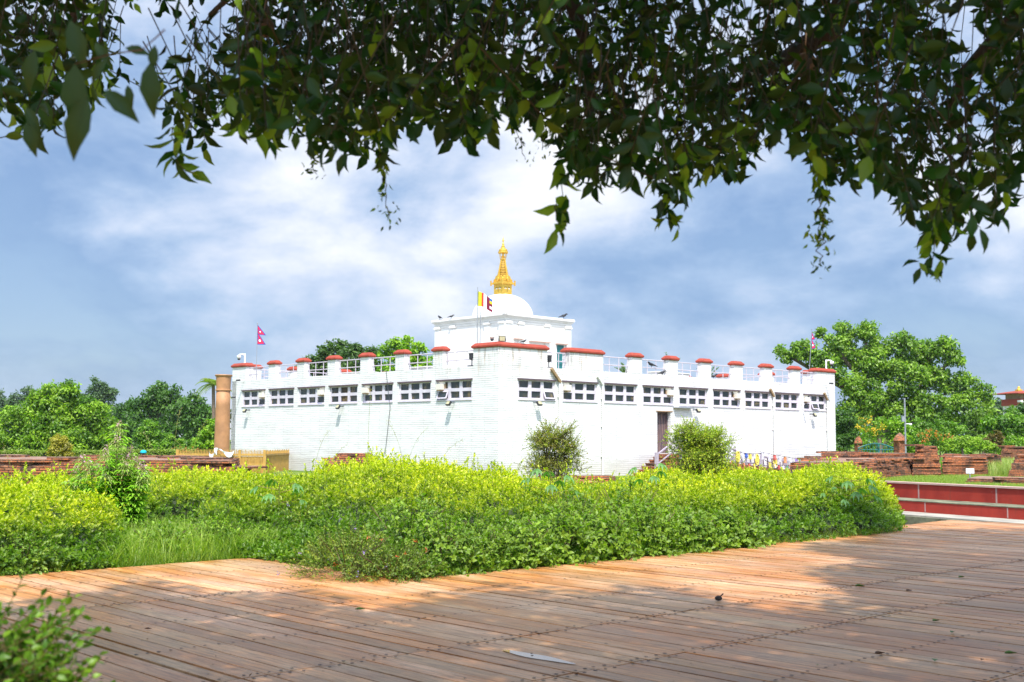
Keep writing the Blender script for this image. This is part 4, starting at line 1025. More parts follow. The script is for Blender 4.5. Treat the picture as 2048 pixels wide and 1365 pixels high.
# person with turquoise cap behind the foundation ------------------
def person(loc, rz):
    e = [((0,0,0.42),(0.17,0.14)), ((0,-0.02,0.60),(0.16,0.12)), ((0,-0.08,0.82),(0.18,0.12)), ((0,-0.12,0.92),(0.06,0.06)), ((0,-0.14,1.0),(0.055,0.055))]
    V, E, R = [], [], []
    def v(p, r): V.append(p); R.append(r); return len(V)-1
    pv = v((0,0,0.40),0.15); w = v((0,-0.03,0.58),0.13); c = v((0,-0.10,0.80),0.15); n = v((0,-0.14,0.92),0.055); h0 = v((0,-0.15,1.0),0.075); h1 = v((0,-0.155,1.07),0.098); h2 = v((0,-0.15,1.15),0.085)
    E += [(pv,w),(w,c),(c,n),(n,h0),(h0,h1),(h1,h2)]
    for s in (-1,1):
        sh = v((s*0.17,-0.10,0.84),0.06); el = v((s*0.24,-0.20,0.60),0.045); wr = v((s*0.12,-0.42,0.50),0.032); ha = v((s*0.10,-0.50,0.49),0.034); E += [(c,sh),(sh,el),(el,wr),(wr,ha)]
        for k in range(4):
            f = v((s*0.10+(k-1.5)*0.02,-0.57+abs(k-1.5)*0.008,0.485),0.009); E.append((ha,f))
        hp = v((s*0.10,0.0,0.38),0.10); kn = v((s*0.16,-0.40,0.52),0.07); an = v((s*0.14,-0.28,0.10),0.045); ft = v((s*0.15,-0.42,0.05),0.04); E += [(pv,hp),(hp,kn),(kn,an),(an,ft)]
    me = bpy.data.meshes.new('person'); me.from_pydata(V, E, []); o = bpy.data.objects.new('person', me); COL.objects.link(o)
    o.modifiers.new('skin','SKIN'); me.skin_vertices.new() if not me.skin_vertices else None
    for i, r in enumerate(R): me.skin_vertices[0].data[i].radius = (r, r)
    me.skin_vertices[0].data[0].use_root = True
    ss = o.modifiers.new('sub','SUBSURF'); ss.levels = 2; ss.render_levels = 2
    me.materials.append(simple('clothing_and_skin', (0.32,0.15,0.09), 0.7, 0, 0.15, 5))
    o.location = loc; o.rotation_euler = (0,0,rz)
    tag(o, 'crouching person in a turquoise cap behind the low brick foundation', 'person')
    m = MB(); m.sphere((0,-0.14,1.14), 0.115, 8, 0, (1,1.08,0.75)); m.obox((0,-0.27,1.12),(1,0,0),(0,1,-0.15),(0,0,1),0.08,0.07,0.012); m.build('cap', simple('turquoise_cloth',(0.0,0.36,0.48),0.8,0,0.1,6), o, smooth=True)
    m = MB(); m.lathe((0,-0.06,0.44), [(0.19,0),(0.20,0.1),(0.21,0.3),(0.20,0.42),(0.09,0.5)], 16); m.build('shirt', simple('faded_pink_cloth',(0.55,0.28,0.24),0.85,0,0.15,6), o, smooth=True)
p = at(287, 900, 43.4); person((p.x, p.y, GZ), 0.3)

# ================================================================ ground, pond, boardwalk
def ab(p): return (p.x*ER.x+p.y*ER.y, p.x*EL.x+p.y*EL.y)
def fromab(a, b): return (ER.x*a+EL.x*b, ER.y*a+EL.y*b)
B1 = ab(gnd(0,1152))[1]; A_S, B_S = ab(gnd(545,1117)); B2 = ab(gnd(1100,1131))[1]; A_MAX, B_C = ab(gnd(1900,1040))
A_2 = ab(gnd(1100,1131))[0]; print('deck', A_2, B1, B_S, A_S, B2, A_MAX, B_C)
Wr = gnd(2048, 977, 0.0); Wl = gnd(1766, 964, 0.0); wd = (Wl-Wr); wd.z = 0; wd.normalize(); wn = Vector((-abs(wd.y), wd.x, 0)); 
if wn.dot(Vector((-Wr.x,-Wr.y,0))) < 0: wn = -wn
L0 = Wr + wd*9.6; R0 = Wr - wd*34
cor = Vector(fromab(A_MAX-0.6, B_C-0.6)).to_3d(); k1 = cor - EL*40
A0 = Vector(fromab(19.2, B2+(B_C-B2)*(19.2-A_2)/(A_MAX-A_2)-0.35)).to_3d()
hole = [Vector((A0.x,A0.y,0)), L0.copy(), R0.copy(), k1, cor]
import bmesh
bm = bmesh.new()
outer = [Vector(p) for p in ((-900,-60,GZ),(900,-60,GZ),(900,1500,GZ),(-900,1500,GZ))]
def loop(pts):
    vs = [bm.verts.new((p.x,p.y,GZ)) for p in pts]; return [bm.edges.new((vs[i],vs[(i+1)%len(vs)])) for i in range(len(vs))]
es = loop(outer)+loop(hole)
bmesh.ops.triangle_fill(bm, use_beauty=True, edges=es)
bmesh.ops.recalc_face_normals(bm, faces=bm.faces)
if bm.faces[:][0].normal.z < 0: bmesh.ops.reverse_faces(bm, faces=bm.faces)
me = bpy.data.meshes.new('ground'); bm.to_mesh(me); bm.free(); me.materials.append(MAT['lawn'])
g = bpy.data.objects.new('ground', me); COL.objects.link(g); tag(g, kind='structure')
m = MB(); m.box(-30, 60, -20, 80, -1.45, -1.40); o = m.build('water', 'water'); tag(o, kind='structure')
MB().box(-60, 90, -50, 110, -2.4, -2.3).build('pond_bed', 'mossy')['kind'] = 'structure'

e_ = empty('pond_wall', (0,0,0), 0); tag(e_, 'red painted stepped retaining wall with pale coping along the pond', 'retaining wall')
def band(n0, n1, z0, z1, name, mat, parent, ext=0.0):
    a, b, c, d_ = L0+wn*n0, R0+wn*n0, R0+wn*n1, L0+wn*n1
    m = MB(); m.prism([(a.x,a.y),(d_.x,d_.y),(c.x,c.y),(b.x,b.y)][::-1], z0, z1); return m.build(name, mat, parent)
band(-0.40, 0.0, -1.5, -0.035, 'upper_tier', 'redwall', e_)
band(-0.44, 0.05, -0.035, 0.03, 'coping', 'coping', e_)
band(0.003, 1.45, -1.5, -0.62, 'lower_tier', 'redwall', e_)
band(0.004, 1.47, -0.616, -0.585, 'ledge', 'mossy', e_)
MAT['joint'] = simple('pale_joint', (0.40,0.24,0.21), 0.8, 0, 0.2, 3)
for k, t in enumerate([2.2, 5.9, 9.4, -1.3, 12.5, 16.2]):
    p = L0 - wd*(t+2.5); m = MB(); m.obox((p.x+wn.x*0.0, p.y+wn.y*0.0, -0.31), wd, wn, (0,0,1), 0.035, 0.006, 0.27); m.build('joint_strip', 'joint', e_)
    p = L0 - wd*(t+4.2) + wn*1.452; m = MB(); m.obox((p.x, p.y, -0.80), wd, wn, (0,0,1), 0.025, 0.006, 0.17); m.build('joint_strip', 'joint', e_)
o = band(1.455, 3.0, -1.5, -1.00, 'pond_path', 'kerb', None); tag(o, kind='structure')
o = band(3.0, 3.12, -1.8, -1.05, 'pond_kerb', 'mossy', None); tag(o, kind='structure')

# boardwalk: real planks along EL, in strips of 0.21 m, butt joints and bolt heads
rs = random.Random(5)
rows = [-12,-8,-5.2,-2.0,0.6,2.2,3.7,5.76,7.12,11.05,14.6,18.2,22.0,26.0,32.0]
scr = [9.7, 8.4, 12.9, 16.4, 4.7, 1.4]
V=[];Fq=[];Cc=[];mi=[]
def qbox(a0,a1,b0,b1,z0,z1,c,k=0):
    o_ = len(V)
    for z in (z0,z1):
        for (a,b) in ((a0,b0),(a1,b0),(a1,b1),(a0,b1)): V.append((a,b,z)); Cc.append((c[0],c[1],c[2],1))
    for f in ((4,5,6,7),(0,1,5,4),(1,2,6,5),(2,3,7,6),(3,0,4,7)): Fq.append(tuple(o_+i for i in f)); mi.append(k)
a = -34.0
while a < A_MAX-0.02:
    w_ = rs.uniform(0.185,0.225); a1 = min(a+w_, A_MAX)
    b2a = B2+(B_C-B2)*max(0.0,(a-A_2)/(A_MAX-A_2)); bend = B1 if a1 < A_S else b2a
    if a < A_S < a1: bend = b2a if (A_S-a) < w_/2 else B1
    if bend == B1: bend += 0
    lo = rows[0]; cuts = [r + (rs.uniform(-0.012,0.012)) for r in rows if r < bend-0.4] + [bend + rs.uniform(-0.02,0.02)]
    gap = rs.choice([0.006,0.008,0.010,0.013,0.017,0.026])
    for b0, b1 in zip(cuts[:-1], cuts[1:]):
        t = rs.uniform(0.74,1.14); c = (t*rs.uniform(0.96,1.05), t, t*rs.uniform(0.94,1.06)); dz = rs.uniform(-0.004,0.002)
        qbox(a+gap*rs.uniform(0.4,0.9), a1-gap*rs.uniform(0.4,1.2), b0+0.007, b1-0.007, -0.04, dz, c)
    if -14 < a < 26:
        for r in rows[3:]+scr:
            if r > bend-0.1: continue
            for da in (0.045, w_-0.055):
                if rs.random() < 0.10: continue
                for s in ((-0.055, 0.055) if r in rows else (0.0,)):
                    bx, by = a+da+rs.uniform(-0.012,0.012), r+s+rs.uniform(-0.014,0.014); o_ = len(V); R_ = rs.uniform(0.012,0.017)
                    for k in range(6): V.append((bx+R_*math.cos(k*1.047), by+R_*math.sin(k*1.047), 0.0035)); Cc.append((1,1,1,1))
                    Fq.append(tuple(o_+k for k in range(6))); mi.append(1)
    a = a1
me = bpy.data.meshes.new('boardwalk'); me.from_pydata(V, [], Fq); me.materials.append(MAT['wood']); me.materials.append(MAT['void']); me.polygons.foreach_set('material_index', mi)
ca = me.color_attributes.new('leafcol','FLOAT_COLOR','POINT'); ca.data.foreach_set('color', np.array(Cc, np.float32).ravel()); me.update()
o = bpy.data.objects.new('boardwalk', me); COL.objects.link(o); o.rotation_euler = (0,0,ANG); tag(o, kind='structure')
m = MB(); m.box(-34, A_S, -12, B1-0.12, -0.30, -0.045); m.box(A_S, A_MAX-0.08, -12, B2-0.12, -0.30, -0.045)
o = m.build('underdeck_dark', 'void'); o.rotation_euler = (0,0,ANG); tag(o, kind='structure')  # solid slab, shade below the plank gaps put into its black colour

# puddle
p = gnd(1078,1316); m = MB(); ts = [2*math.pi*k/40 for k in range(40)]
out = [(0.062*math.sin(t)*(1+0.15*math.sin(4*t+1))*(1.0+0.25*math.cos(t)), 0.38*math.cos(t)*(1+0.05*math.sin(3*t+1))) for t in ts]
m.add([(x,y,0.0) for x,y in out], [tuple(range(40))]); o = m.build('puddle', 'puddle'); o.location = (p.x,p.y,0.006); o.rotation_euler = (0,0,ANG); tag(o, kind='structure')
# ================================================================ vegetation
def vnoise(x, y, s, seed=0):
    x = np.asarray(x)*s+seed*13.7; y = np.asarray(y)*s+seed*7.1
    return (np.sin(x*1.0+1.3*np.sin(y*0.7+seed))+np.sin(y*1.1+1.7*np.sin(x*0.6+2+seed))+0.5*np.sin(2.3*x+1.9*y+seed)+0.5*np.sin(-1.7*x+2.9*y+2*seed))/3.0
YEL = np.array([0.70,0.63,0.010]); LIM = np.array([0.40,0.47,0.012]); GRN = np.array([0.105,0.19,0.010]); DGR = np.array([0.026,0.062,0.008])
sk_x = [-150,0,100,180,250,300,360,420,480,540,600,650,700,760,800,850,900,950,1000,1050,1100,1150,1200,1250,1300,1350,1400,1450,1500,1550,1600,1630,1660,1700,1750,1770,1790,1805,1830]
sk_y = [948,950,948,952,962,938,930,934,940,944,940,930,922,918,914,920,926,938,946,955,960,966,968,962,950,947,944,945,946,946,940,926,924,930,938,957,982,1002,1030]
def frontY(px):
    b = np.where(px < 640, B1, B2); t = (px-1024)/2370.0    # X = t*Y ; b = EL.x*X + EL.y*Y
    return b/(EL.x*t+EL.y)
def ridge(px):
    yf = frontY(px)+5.0
    return 1.6-(np.interp(px, sk_x, sk_y)-(868+(px+1200)*26/4750.0))*yf/2370.0
def crease(X, Y, s):
    return np.exp(-(vnoise(X, Y, 1.9, s)/0.11)**2)+0.8*np.exp(-(vnoise(X, Y, 3.1, s+3)/0.10)**2)
def dist_in(X, Y):
    a = X*ER.x+Y*ER.y; b = X*EL.x+Y*EL.y
    return np.maximum(b-B1, np.minimum(b-B2, a-A_S+0.15)), a, b
def sstep(x, a, b):
    t = np.clip((x-a)/(b-a), 0, 1); return t*t*(3-2*t)
def H_main(X, Y):
    """height of the clipped-and-overgrown hedge in the middle and on the right"""
    d, a, b = dist_in(X, Y); px = pxof(X, Y)
    R = ridge(px)
    bank = np.clip(sstep(px, 1230, 1480), 0, 1)          # steep face on the right, sloping bank in the middle
    steep = np.clip(0.30+0.62*sstep(d, 0.0, 1.3)+0.08*sstep(d,1.3,4.0), 0, 1)
    slope = 0.16+0.50*sstep(d, 0.0, 2.2)+0.34*sstep(d, 1.4, 5.0)
    prof = slope*(1-bank)+steep*bank
    h = (R-0.10)*prof + 0.11*vnoise(X, Y, 2.4, 1)*np.clip(d,0,1) + 0.14*vnoise(X, Y, 5.0, 2)*np.clip(d*2,0.3,1) + 0.05*vnoise(X,Y,11.0,6)*np.clip(d*2,0.3,1)
    h = h - 0.24*crease(X, Y, 12)*np.clip(d*1.5, 0, 1)*np.clip(h/0.5, 0, 1)
    edge = sstep(px, 1806, 1778)*sstep(d, -0.12, 0.12)
    keep = (d > -0.12) & (px < 1806) & (a > A_S-0.3) & (d < 8.5)
    return np.where(keep, np.maximum(h*edge, 0), 0.0), d, px
def H_left(X, Y):
    d, a, b = dist_in(X, Y); px = pxof(X, Y); d = b-B1
    R = ridge(px); side = sstep(px, 285, 215)
    h = R*(0.30+0.42*sstep(d, 0, 0.9)+0.28*sstep(d, 0.8, 4.0))*side - 0.08*side + 0.09*vnoise(X, Y, 2.6, 4)*side + 0.13*vnoise(X,Y,5.2,5)*np.clip(d*2,0.3,1)*side + 0.05*vnoise(X,Y,11.0,8)*side
    h = h - 0.22*crease(X, Y, 15)*np.clip(d*1.5, 0, 1)*side
    keep = (d > 0.02) & (px < 285) & (d < 7.5)
    return np.where(keep, np.maximum(h, 0), 0), d, px
def H_back(X, Y):
    px = pxof(X, Y); dd = Y-19.0-0.6*np.sin(px*0.02)
    R = 1.6-(np.interp(px, sk_x, sk_y)-(868+(px+1200)*26/4750.0))*23.0/2370.0
    a = X*ER.x+Y*ER.y
    h = R*(0.35+0.45*sstep(dd,0,0.9)+0.2*sstep(dd,0.9,3.5)) - 0.08 + 0.10*vnoise(X,Y,2.5,7) + 0.13*vnoise(X,Y,5.2,9)
    h = h - 0.22*crease(X, Y, 19)*np.clip(h/0.5, 0, 1)
    keep = (dd > 0) & (px > 250) & (px < 560) & (Y < 25)
    return np.where(keep, np.maximum(h,0), 0), dd, px

def hedge(Hf, xr, yr, dens, label, name='golden_hedge', yellow=1.0, leaf=0.062, seed=1, face_d=1.3, face_mult=2.2, kleaf=9, cat='hedge', shrink=0.72, tall=0.02):
    global RNG
    RNG = np.random.default_rng(seed)
    e_ = empty(name, (0,0,0), 0)
    area = (xr[1]-xr[0])*(yr[1]-yr[0]); n = int(area*dens)
    X = RNG.uniform(*xr, n); Y = RNG.uniform(*yr, n); h, d, px = Hf(X, Y)
    ok = h > 0.06; X, Y, h, d, px = X[ok], Y[ok], h[ok], d[ok], px[ok]
    Z = h*RNG.uniform(0.84, 1.0, len(h))-0.03
    n2 = int(area*dens*face_mult); X2 = RNG.uniform(*xr, n2); Y2 = RNG.uniform(*yr, n2); h2, d2, px2 = Hf(X2, Y2)
    ok = (h2 > 0.06) & (d2 < face_d); X2, Y2, h2, d2, px2 = X2[ok], Y2[ok], h2[ok], d2[ok], px2[ok]
    Z2 = h2*RNG.uniform(0.02, 1.0, len(h2))**0.8
    ok = ~((px2 > 1490) & (Z2 < 0.42+0.14*vnoise(X2,Y2,3.0,5)) & (RNG.random(len(Z2)) < 0.85)); X2, Y2, h2, d2, px2, Z2 = X2[ok], Y2[ok], h2[ok], d2[ok], px2[ok], Z2[ok]
    X = np.concatenate([X,X2]); Y = np.concatenate([Y,Y2]); Z = np.concatenate([Z,Z2]); h = np.concatenate([h,h2]); d = np.concatenate([d,d2]); px = np.concatenate([px,px2])
    ee = 0.08
    gx = (Hf(X+ee,Y)[0]-Hf(X-ee,Y)[0])/(2*ee); gy = (Hf(X,Y+ee)[0]-Hf(X,Y-ee)[0])/(2*ee)
    g = np.clip(np.stack([-gx,-gy,np.full_like(gx,0.9)],axis=1), -1.6, 1.6)
    N_ = len(X); ax = nrm(nrm(g)+RNG.normal(size=(N_,3))*0.55+np.array([0,-0.12,0.1]))
    base = np.stack([X,Y,Z+GZ],axis=1)
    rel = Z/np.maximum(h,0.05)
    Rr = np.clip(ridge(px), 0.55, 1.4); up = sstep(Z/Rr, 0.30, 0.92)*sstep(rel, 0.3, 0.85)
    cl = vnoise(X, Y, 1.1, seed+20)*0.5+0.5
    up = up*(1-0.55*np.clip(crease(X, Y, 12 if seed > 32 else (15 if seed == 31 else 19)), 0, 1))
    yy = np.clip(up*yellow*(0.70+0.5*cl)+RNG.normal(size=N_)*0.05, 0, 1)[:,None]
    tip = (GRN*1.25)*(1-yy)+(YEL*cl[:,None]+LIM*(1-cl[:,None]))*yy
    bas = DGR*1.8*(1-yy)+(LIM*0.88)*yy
    bag = LeafBag(); ln = RNG.uniform(0.07,0.14,N_)
    long = RNG.random(N_) < tall; ln = np.where(long & (rel>0.8), RNG.uniform(0.25,0.42,N_), ln)
    ax = np.where((long & (rel>0.8))[:,None], nrm(ax+np.array([0,0,1.2])), ax)
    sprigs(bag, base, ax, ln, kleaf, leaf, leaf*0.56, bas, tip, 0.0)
    sprigs(bag, base[long], ax[long], ln[long], 4, leaf, leaf*0.56, bas[long], tip[long], 0.004)
    # small violet blossoms
    k = RNG.random(N_) < 0.003; p = base[k]+ax[k]*ln[k][:,None]
    for j in range(4):
        bag.add(p+RNG.normal(size=p.shape)*0.012, rand_unit(len(p)), rand_unit(len(p)), 0.022, 0.02, np.array([0.30,0.22,0.55]))
    bag.build('foliage', 'leaf', e_)
    # dark core added inside the leaves to block light
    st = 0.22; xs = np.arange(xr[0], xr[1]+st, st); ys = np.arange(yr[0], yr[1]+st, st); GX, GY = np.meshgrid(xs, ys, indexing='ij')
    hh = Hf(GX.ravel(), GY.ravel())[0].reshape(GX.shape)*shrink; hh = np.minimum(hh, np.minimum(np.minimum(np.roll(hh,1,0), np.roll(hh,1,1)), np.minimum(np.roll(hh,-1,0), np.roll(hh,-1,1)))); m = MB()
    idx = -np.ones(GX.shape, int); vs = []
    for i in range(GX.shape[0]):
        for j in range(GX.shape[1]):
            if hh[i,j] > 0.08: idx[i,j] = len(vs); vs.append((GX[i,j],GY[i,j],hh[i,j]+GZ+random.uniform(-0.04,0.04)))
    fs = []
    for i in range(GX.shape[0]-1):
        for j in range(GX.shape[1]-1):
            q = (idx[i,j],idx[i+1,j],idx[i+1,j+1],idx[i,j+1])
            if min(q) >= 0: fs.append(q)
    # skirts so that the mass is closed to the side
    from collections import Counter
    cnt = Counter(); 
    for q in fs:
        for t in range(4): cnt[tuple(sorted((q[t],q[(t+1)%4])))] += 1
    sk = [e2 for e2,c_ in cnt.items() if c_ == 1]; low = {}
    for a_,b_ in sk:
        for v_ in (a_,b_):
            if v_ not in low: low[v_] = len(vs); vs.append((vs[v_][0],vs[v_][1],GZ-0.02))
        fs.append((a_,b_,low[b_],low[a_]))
    m.add(vs, fs); m.build('dark_core', 'inner', e_)
    return e_
MAT['inner'] = simple('hedge_core_dark', (0.030,0.042,0.014), 0.95, 0, 0.6, 9, 0.8)  # for the added light-blocking cores inside the hedges

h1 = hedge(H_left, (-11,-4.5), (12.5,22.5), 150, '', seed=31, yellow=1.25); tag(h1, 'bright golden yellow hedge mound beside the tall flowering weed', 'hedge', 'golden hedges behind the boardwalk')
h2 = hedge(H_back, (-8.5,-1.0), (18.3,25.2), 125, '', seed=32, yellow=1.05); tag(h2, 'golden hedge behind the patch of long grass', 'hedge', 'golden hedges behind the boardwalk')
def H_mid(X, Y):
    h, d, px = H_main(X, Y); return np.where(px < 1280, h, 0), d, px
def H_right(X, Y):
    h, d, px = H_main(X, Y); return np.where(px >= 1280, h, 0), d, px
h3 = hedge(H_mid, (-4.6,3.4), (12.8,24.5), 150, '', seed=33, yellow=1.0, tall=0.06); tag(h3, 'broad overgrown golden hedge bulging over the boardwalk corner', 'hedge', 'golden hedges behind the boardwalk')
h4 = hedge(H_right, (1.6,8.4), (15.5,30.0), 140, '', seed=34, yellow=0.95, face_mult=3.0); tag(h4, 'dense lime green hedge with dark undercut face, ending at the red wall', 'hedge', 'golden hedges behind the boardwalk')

def surf(Hf, px, d_in):
    """a point on the hedge: picture column px, d_in metres in from the boardwalk edge"""
    Y = float(frontY(np.array(px, float))); t = (px-1024)/2370.0
    Y += d_in; X = t*Y
    h = float(Hf(np.array([X]), np.array([Y]))[0][0]); return X, Y, h

# grass --------------------------------------------------------------
def blades(bag, pos, hgt, wid, lean, col, seg=3):
    n = len(pos); az = RNG.uniform(0,6.28,n); L = np.stack([np.cos(az),np.sin(az),np.zeros(n)],axis=1); S = np.stack([-np.sin(az),np.cos(az),np.zeros(n)],axis=1)
    prev = pos; pw = wid
    for k in range(1, seg+1):
        f = k/seg; nxt = pos+np.array([0,0,1.])*(hgt*(f-0.35*lean*f*f))[:,None]+L*(hgt*lean*f*f)[:,None]; w = wid*(1-f*0.92)
        v = np.stack([prev-S*(pw/2)[:,None], prev+S*(pw/2)[:,None], nxt+S*(w/2)[:,None], nxt-S*(w/2)[:,None]], axis=1)
        base = bag.n+np.arange(n)[:,None]*4; bag.V.append(v.reshape(-1,3)); bag.C.append(np.repeat(col*RNG.uniform(0.9,1.1,(n,1)),4,axis=0)); bag.F.append((base+np.arange(4)[None,:]).astype(np.int32)); bag.n += 4*n
        prev = nxt; pw = w
def grass_patch(name, pts, hgt, wid, cols, label, lean=(0.3,0.9)):
    bag = LeafBag(); n = len(pts); k = RNG.random(n)[:,None]; col = np.array(cols[0])*k+np.array(cols[1])*(1-k)
    blades(bag, pts, RNG.uniform(*hgt,n), RNG.uniform(*wid,n), RNG.uniform(*lean,n), col)
    o = bag.build(name, 'leaf'); tag(o, label, 'grass', kind='stuff'); return o
GC = [(0.30,0.38,0.05),(0.10,0.20,0.025)]
RNG = np.random.default_rng(5)
n = 26000; Y = RNG.uniform(14.0,21.5,n); px = RNG.uniform(225,600,n); X = (px-1024)/2370*Y; b = X*EL.x+Y*EL.y; a = X*ER.x+Y*ER.y; ok = (b > B1+0.04) & (a < A_S+0.5)
pp = np.stack([X,Y,np.full(n,GZ)],axis=1)[ok]
grass_patch('long_grass', pp, (0.10,0.60), (0.006,0.015), [(0.34,0.42,0.05),(0.12,0.22,0.015)], 'long tangled grass between the two golden hedges')
# edge grass along the boardwalk
n = 9000; px = RNG.uniform(-40,1790,n); Yf = frontY(px); Y = Yf+RNG.uniform(0.0,0.35,n); X = (px-1024)/2370*Y; ok = (px<540)|(px>800)
grass_patch('edge_grass', np.stack([X,Y,np.full(n,GZ)],axis=1)[ok], (0.08,0.26), (0.006,0.012), GC, 'short weedy grass along the boardwalk edge')
def field(pxr, Yr, n, hgt, wid, label, cols=GC, dens_name='tall_grass'):
    px = RNG.uniform(*pxr,n); Y = RNG.uniform(*Yr,n); X = (px-1024)/2370*Y
    ok = ((X-Wr.x)*wn.x+(Y-Wr.y)*wn.y < -0.5) | (px < 1600); X, Y = X[ok], Y[ok]; n = len(X)
    return grass_patch(dens_name, np.stack([X,Y,np.full(n,GZ)],axis=1), hgt, wid, cols, label, (0.1,0.5))
field((1670,1830),(68,92),9000,(0.35,0.95),(0.03,0.05),'tall bright grass behind the wide slanting ruin', [(0.34,0.46,0.03),(0.18,0.32,0.02)])
field((1976,2060),(60,84),6000,(0.4,0.9),(0.02,0.04),'tall pale seeding grass between the ruins', [(0.42,0.42,0.12),(0.20,0.32,0.05)])
field((1880,2010),(68,86),6000,(0.3,0.8),(0.03,0.05),'thick low green growth behind the middle ruins', [(0.22,0.36,0.04),(0.14,0.28,0.03)])
field((1740,2110),(41.8,62),30000,(0.04,0.11),(0.012,0.02),'short lawn grass above the red wall', [(0.30,0.34,0.05),(0.16,0.26,0.03)], 'lawn_grass')
field((1120,1330),(42,54),9000,(0.04,0.12),(0.012,0.02),'short grass strip at the foot of the white wall', [(0.28,0.34,0.05),(0.16,0.26,0.03)], 'lawn_grass')
# arching seed stalks over the hedges
def stalks(pxs, label):
    bag = LeafBag(); rs = np.random.default_rng(3)
    for (px, Y, zt, dx) in pxs:
        X = (px-1024)/2370*Y; ts = np.linspace(0,1,10); p = np.stack([X+dx*ts**1.8, np.full(10,Y)+0.1*ts, GZ+(zt-GZ)*np.sin(ts*1.35)/math.sin(1.35)],axis=1)
        bag.prisms(p[:-1], p[1:], 0.0035, np.array([0.30,0.30,0.08]))
        q = p[-3:]; q = np.repeat(q,6,axis=0)+rs.normal(size=(18,3))*0.02; bag.add(q, rand_unit(18), rand_unit(18), 0.05, 0.006, np.array([0.42,0.36,0.14]))
    o = bag.build('seed_stalk', 'leaf'); tag(o, label, 'grass', kind='stuff')
stalks([(px, Y, z, dx) for px, Y, z, dx in [(620,22,1.75,0.35),(640,22,1.5,0.5),(735,21,2.5,0.05),(800,22,1.8,0.5),(820,21,1.9,-0.4),(850,22,1.6,0.7),(345,21,2.1,0.1),(370,21,1.9,0.35),(330,20,1.7,-0.4),(70,18,1.5,0.5),(40,18,1.45,-0.3),(110,18,1.3,0.7),(400,21,1.6,-0.5),(1010,20,1.35,0.4)]], 'thin arching seed stalks rising out of the hedges')

# broad leaved weeds, one object per plant -----------------------------
BL1 = np.array([0.13,0.23,0.018]); BL2 = np.array([0.25,0.37,0.028])
def weed(px, d, rad, hgt, n, leaf, label, seed, cols=(BL1,BL2), Hf=None, asp=0.62, flower=None, name='broadleaf_weed', shape=SHAPE8):
    global RNG
    RNG = np.random.default_rng(seed); X, Y, h = surf(Hf or H_main, px, d)
    e_ = empty(name, (X,Y,GZ), 0); tag(e_, label, 'weed', 'leafy weeds growing through the hedge')
    u = rand_unit(n); u[:,2] = np.abs(u[:,2]); r = RNG.uniform(0.6,1.0,n)[:,None]
    base = u*r*np.array([rad,rad,hgt])*0.9; base[:,2] += 0.02; base[:,1] -= 0.0
    ax = nrm(u+np.array([0,-0.25,0.25])+RNG.normal(size=(n,3))*0.3)
    k = RNG.random(n)[:,None]; ct = cols[0]*k+cols[1]*(1-k); bag = LeafBag()
    sprigs(bag, base, ax, RNG.uniform(0.12,0.26,n), 6, leaf, leaf*asp, ct*0.75, ct, 0.003, droop=0.35, shape=shape, spread=1.1)
    if flower is not None:
        kk = RNG.random(n) < 0.035; p = base[kk]+ax[kk]*0.24
        for j in range(7): bag.add(p+RNG.normal(size=p.shape)*0.012, rand_unit(len(p)), rand_unit(len(p)), 0.02, 0.018, np.array(flower))
    bag.build('foliage', 'leaf', e_)
    m = MB()
    for q in range(8):
        a_ = random.uniform(0,6.28); m.tube([(0,0,0),(0.4*rad*math.cos(a_),0.4*rad*math.sin(a_),hgt*0.5),(0.8*rad*math.cos(a_),0.8*rad*math.sin(a_),hgt*0.85)],[0.009,0.006,0.003],5)
    m.build('stem', 'twig', e_)
W_ = [(960,0.55,0.50,0.62,230,0.052,'bushy green weed low in the middle of the hedge front',41),
 (1040,0.45,0.50,0.60,240,0.070,'broad leaved weed hanging over the boardwalk, first of the row from the corner',42),
 (1120,0.50,0.55,0.72,260,0.075,'broad leaved weed with a dark hollow beside it, second of the row from the corner',43),
 (1205,0.45,0.50,0.68,240,0.080,'large leaved weed drooping onto the planks, third of the row from the corner',44),
 (1290,0.50,0.55,0.75,250,0.075,'tall broad leaved weed, fourth of the row from the corner',45),
 (1375,0.45,0.55,0.62,240,0.075,'broad leaved weed below the bright shrub, fifth of the row from the corner',46),
 (1460,0.42,0.50,0.55,220,0.080,'last broad leaved weed of the row before the dark undercut hedge',47),
 (1150,1.7,0.50,1.05,170,0.070,'taller broad leaved weed standing behind the front row, under the open shrub',48),
 (1260,1.8,0.55,1.08,170,0.070,'taller broad leaved weed behind the front row, below the brick steps',49),
 (890,0.55,0.55,0.75,210,0.065,'pale leafy weed right of the hedge corner with round leaves',50),
 (820,1.4,0.6,0.95,180,0.07,'round leaved weed high on the bank behind the corner',55)]
for w_ in W_: weed(*w_)
weed(790,0.30,0.62,0.42,330,0.040,'spiky low lantana with tiny orange flowers at the hedge corner',51,(np.array([0.11,0.20,0.03]),np.array([0.22,0.30,0.03])),None,0.42,(0.55,0.12,0.03),'lantana', SHAPE4)
weed(700,0.9,0.65,0.62,330,0.040,'sprawling lantana with violet flowers on the side of the hedge corner',52,(np.array([0.16,0.24,0.03]),np.array([0.30,0.36,0.03])),None,0.42,(0.36,0.24,0.60),'lantana', SHAPE4)
weed(620,1.6,0.55,0.60,260,0.040,'yellow green trailing lantana nearest the long grass',53,(np.array([0.20,0.28,0.03]),np.array([0.38,0.40,0.03])),None,0.42,(0.36,0.24,0.60),'lantana', SHAPE4)
weed(330,0.9,0.45,0.5,170,0.06,'leafy weed among the long grass nearest the golden mound',57,Hf=H_left)
weed(440,1.0,0.5,0.55,180,0.05,'small leaved weed in the middle of the long grass',58,(np.array([0.20,0.34,0.02]),np.array([0.30,0.42,0.03])),H_left,0.5)
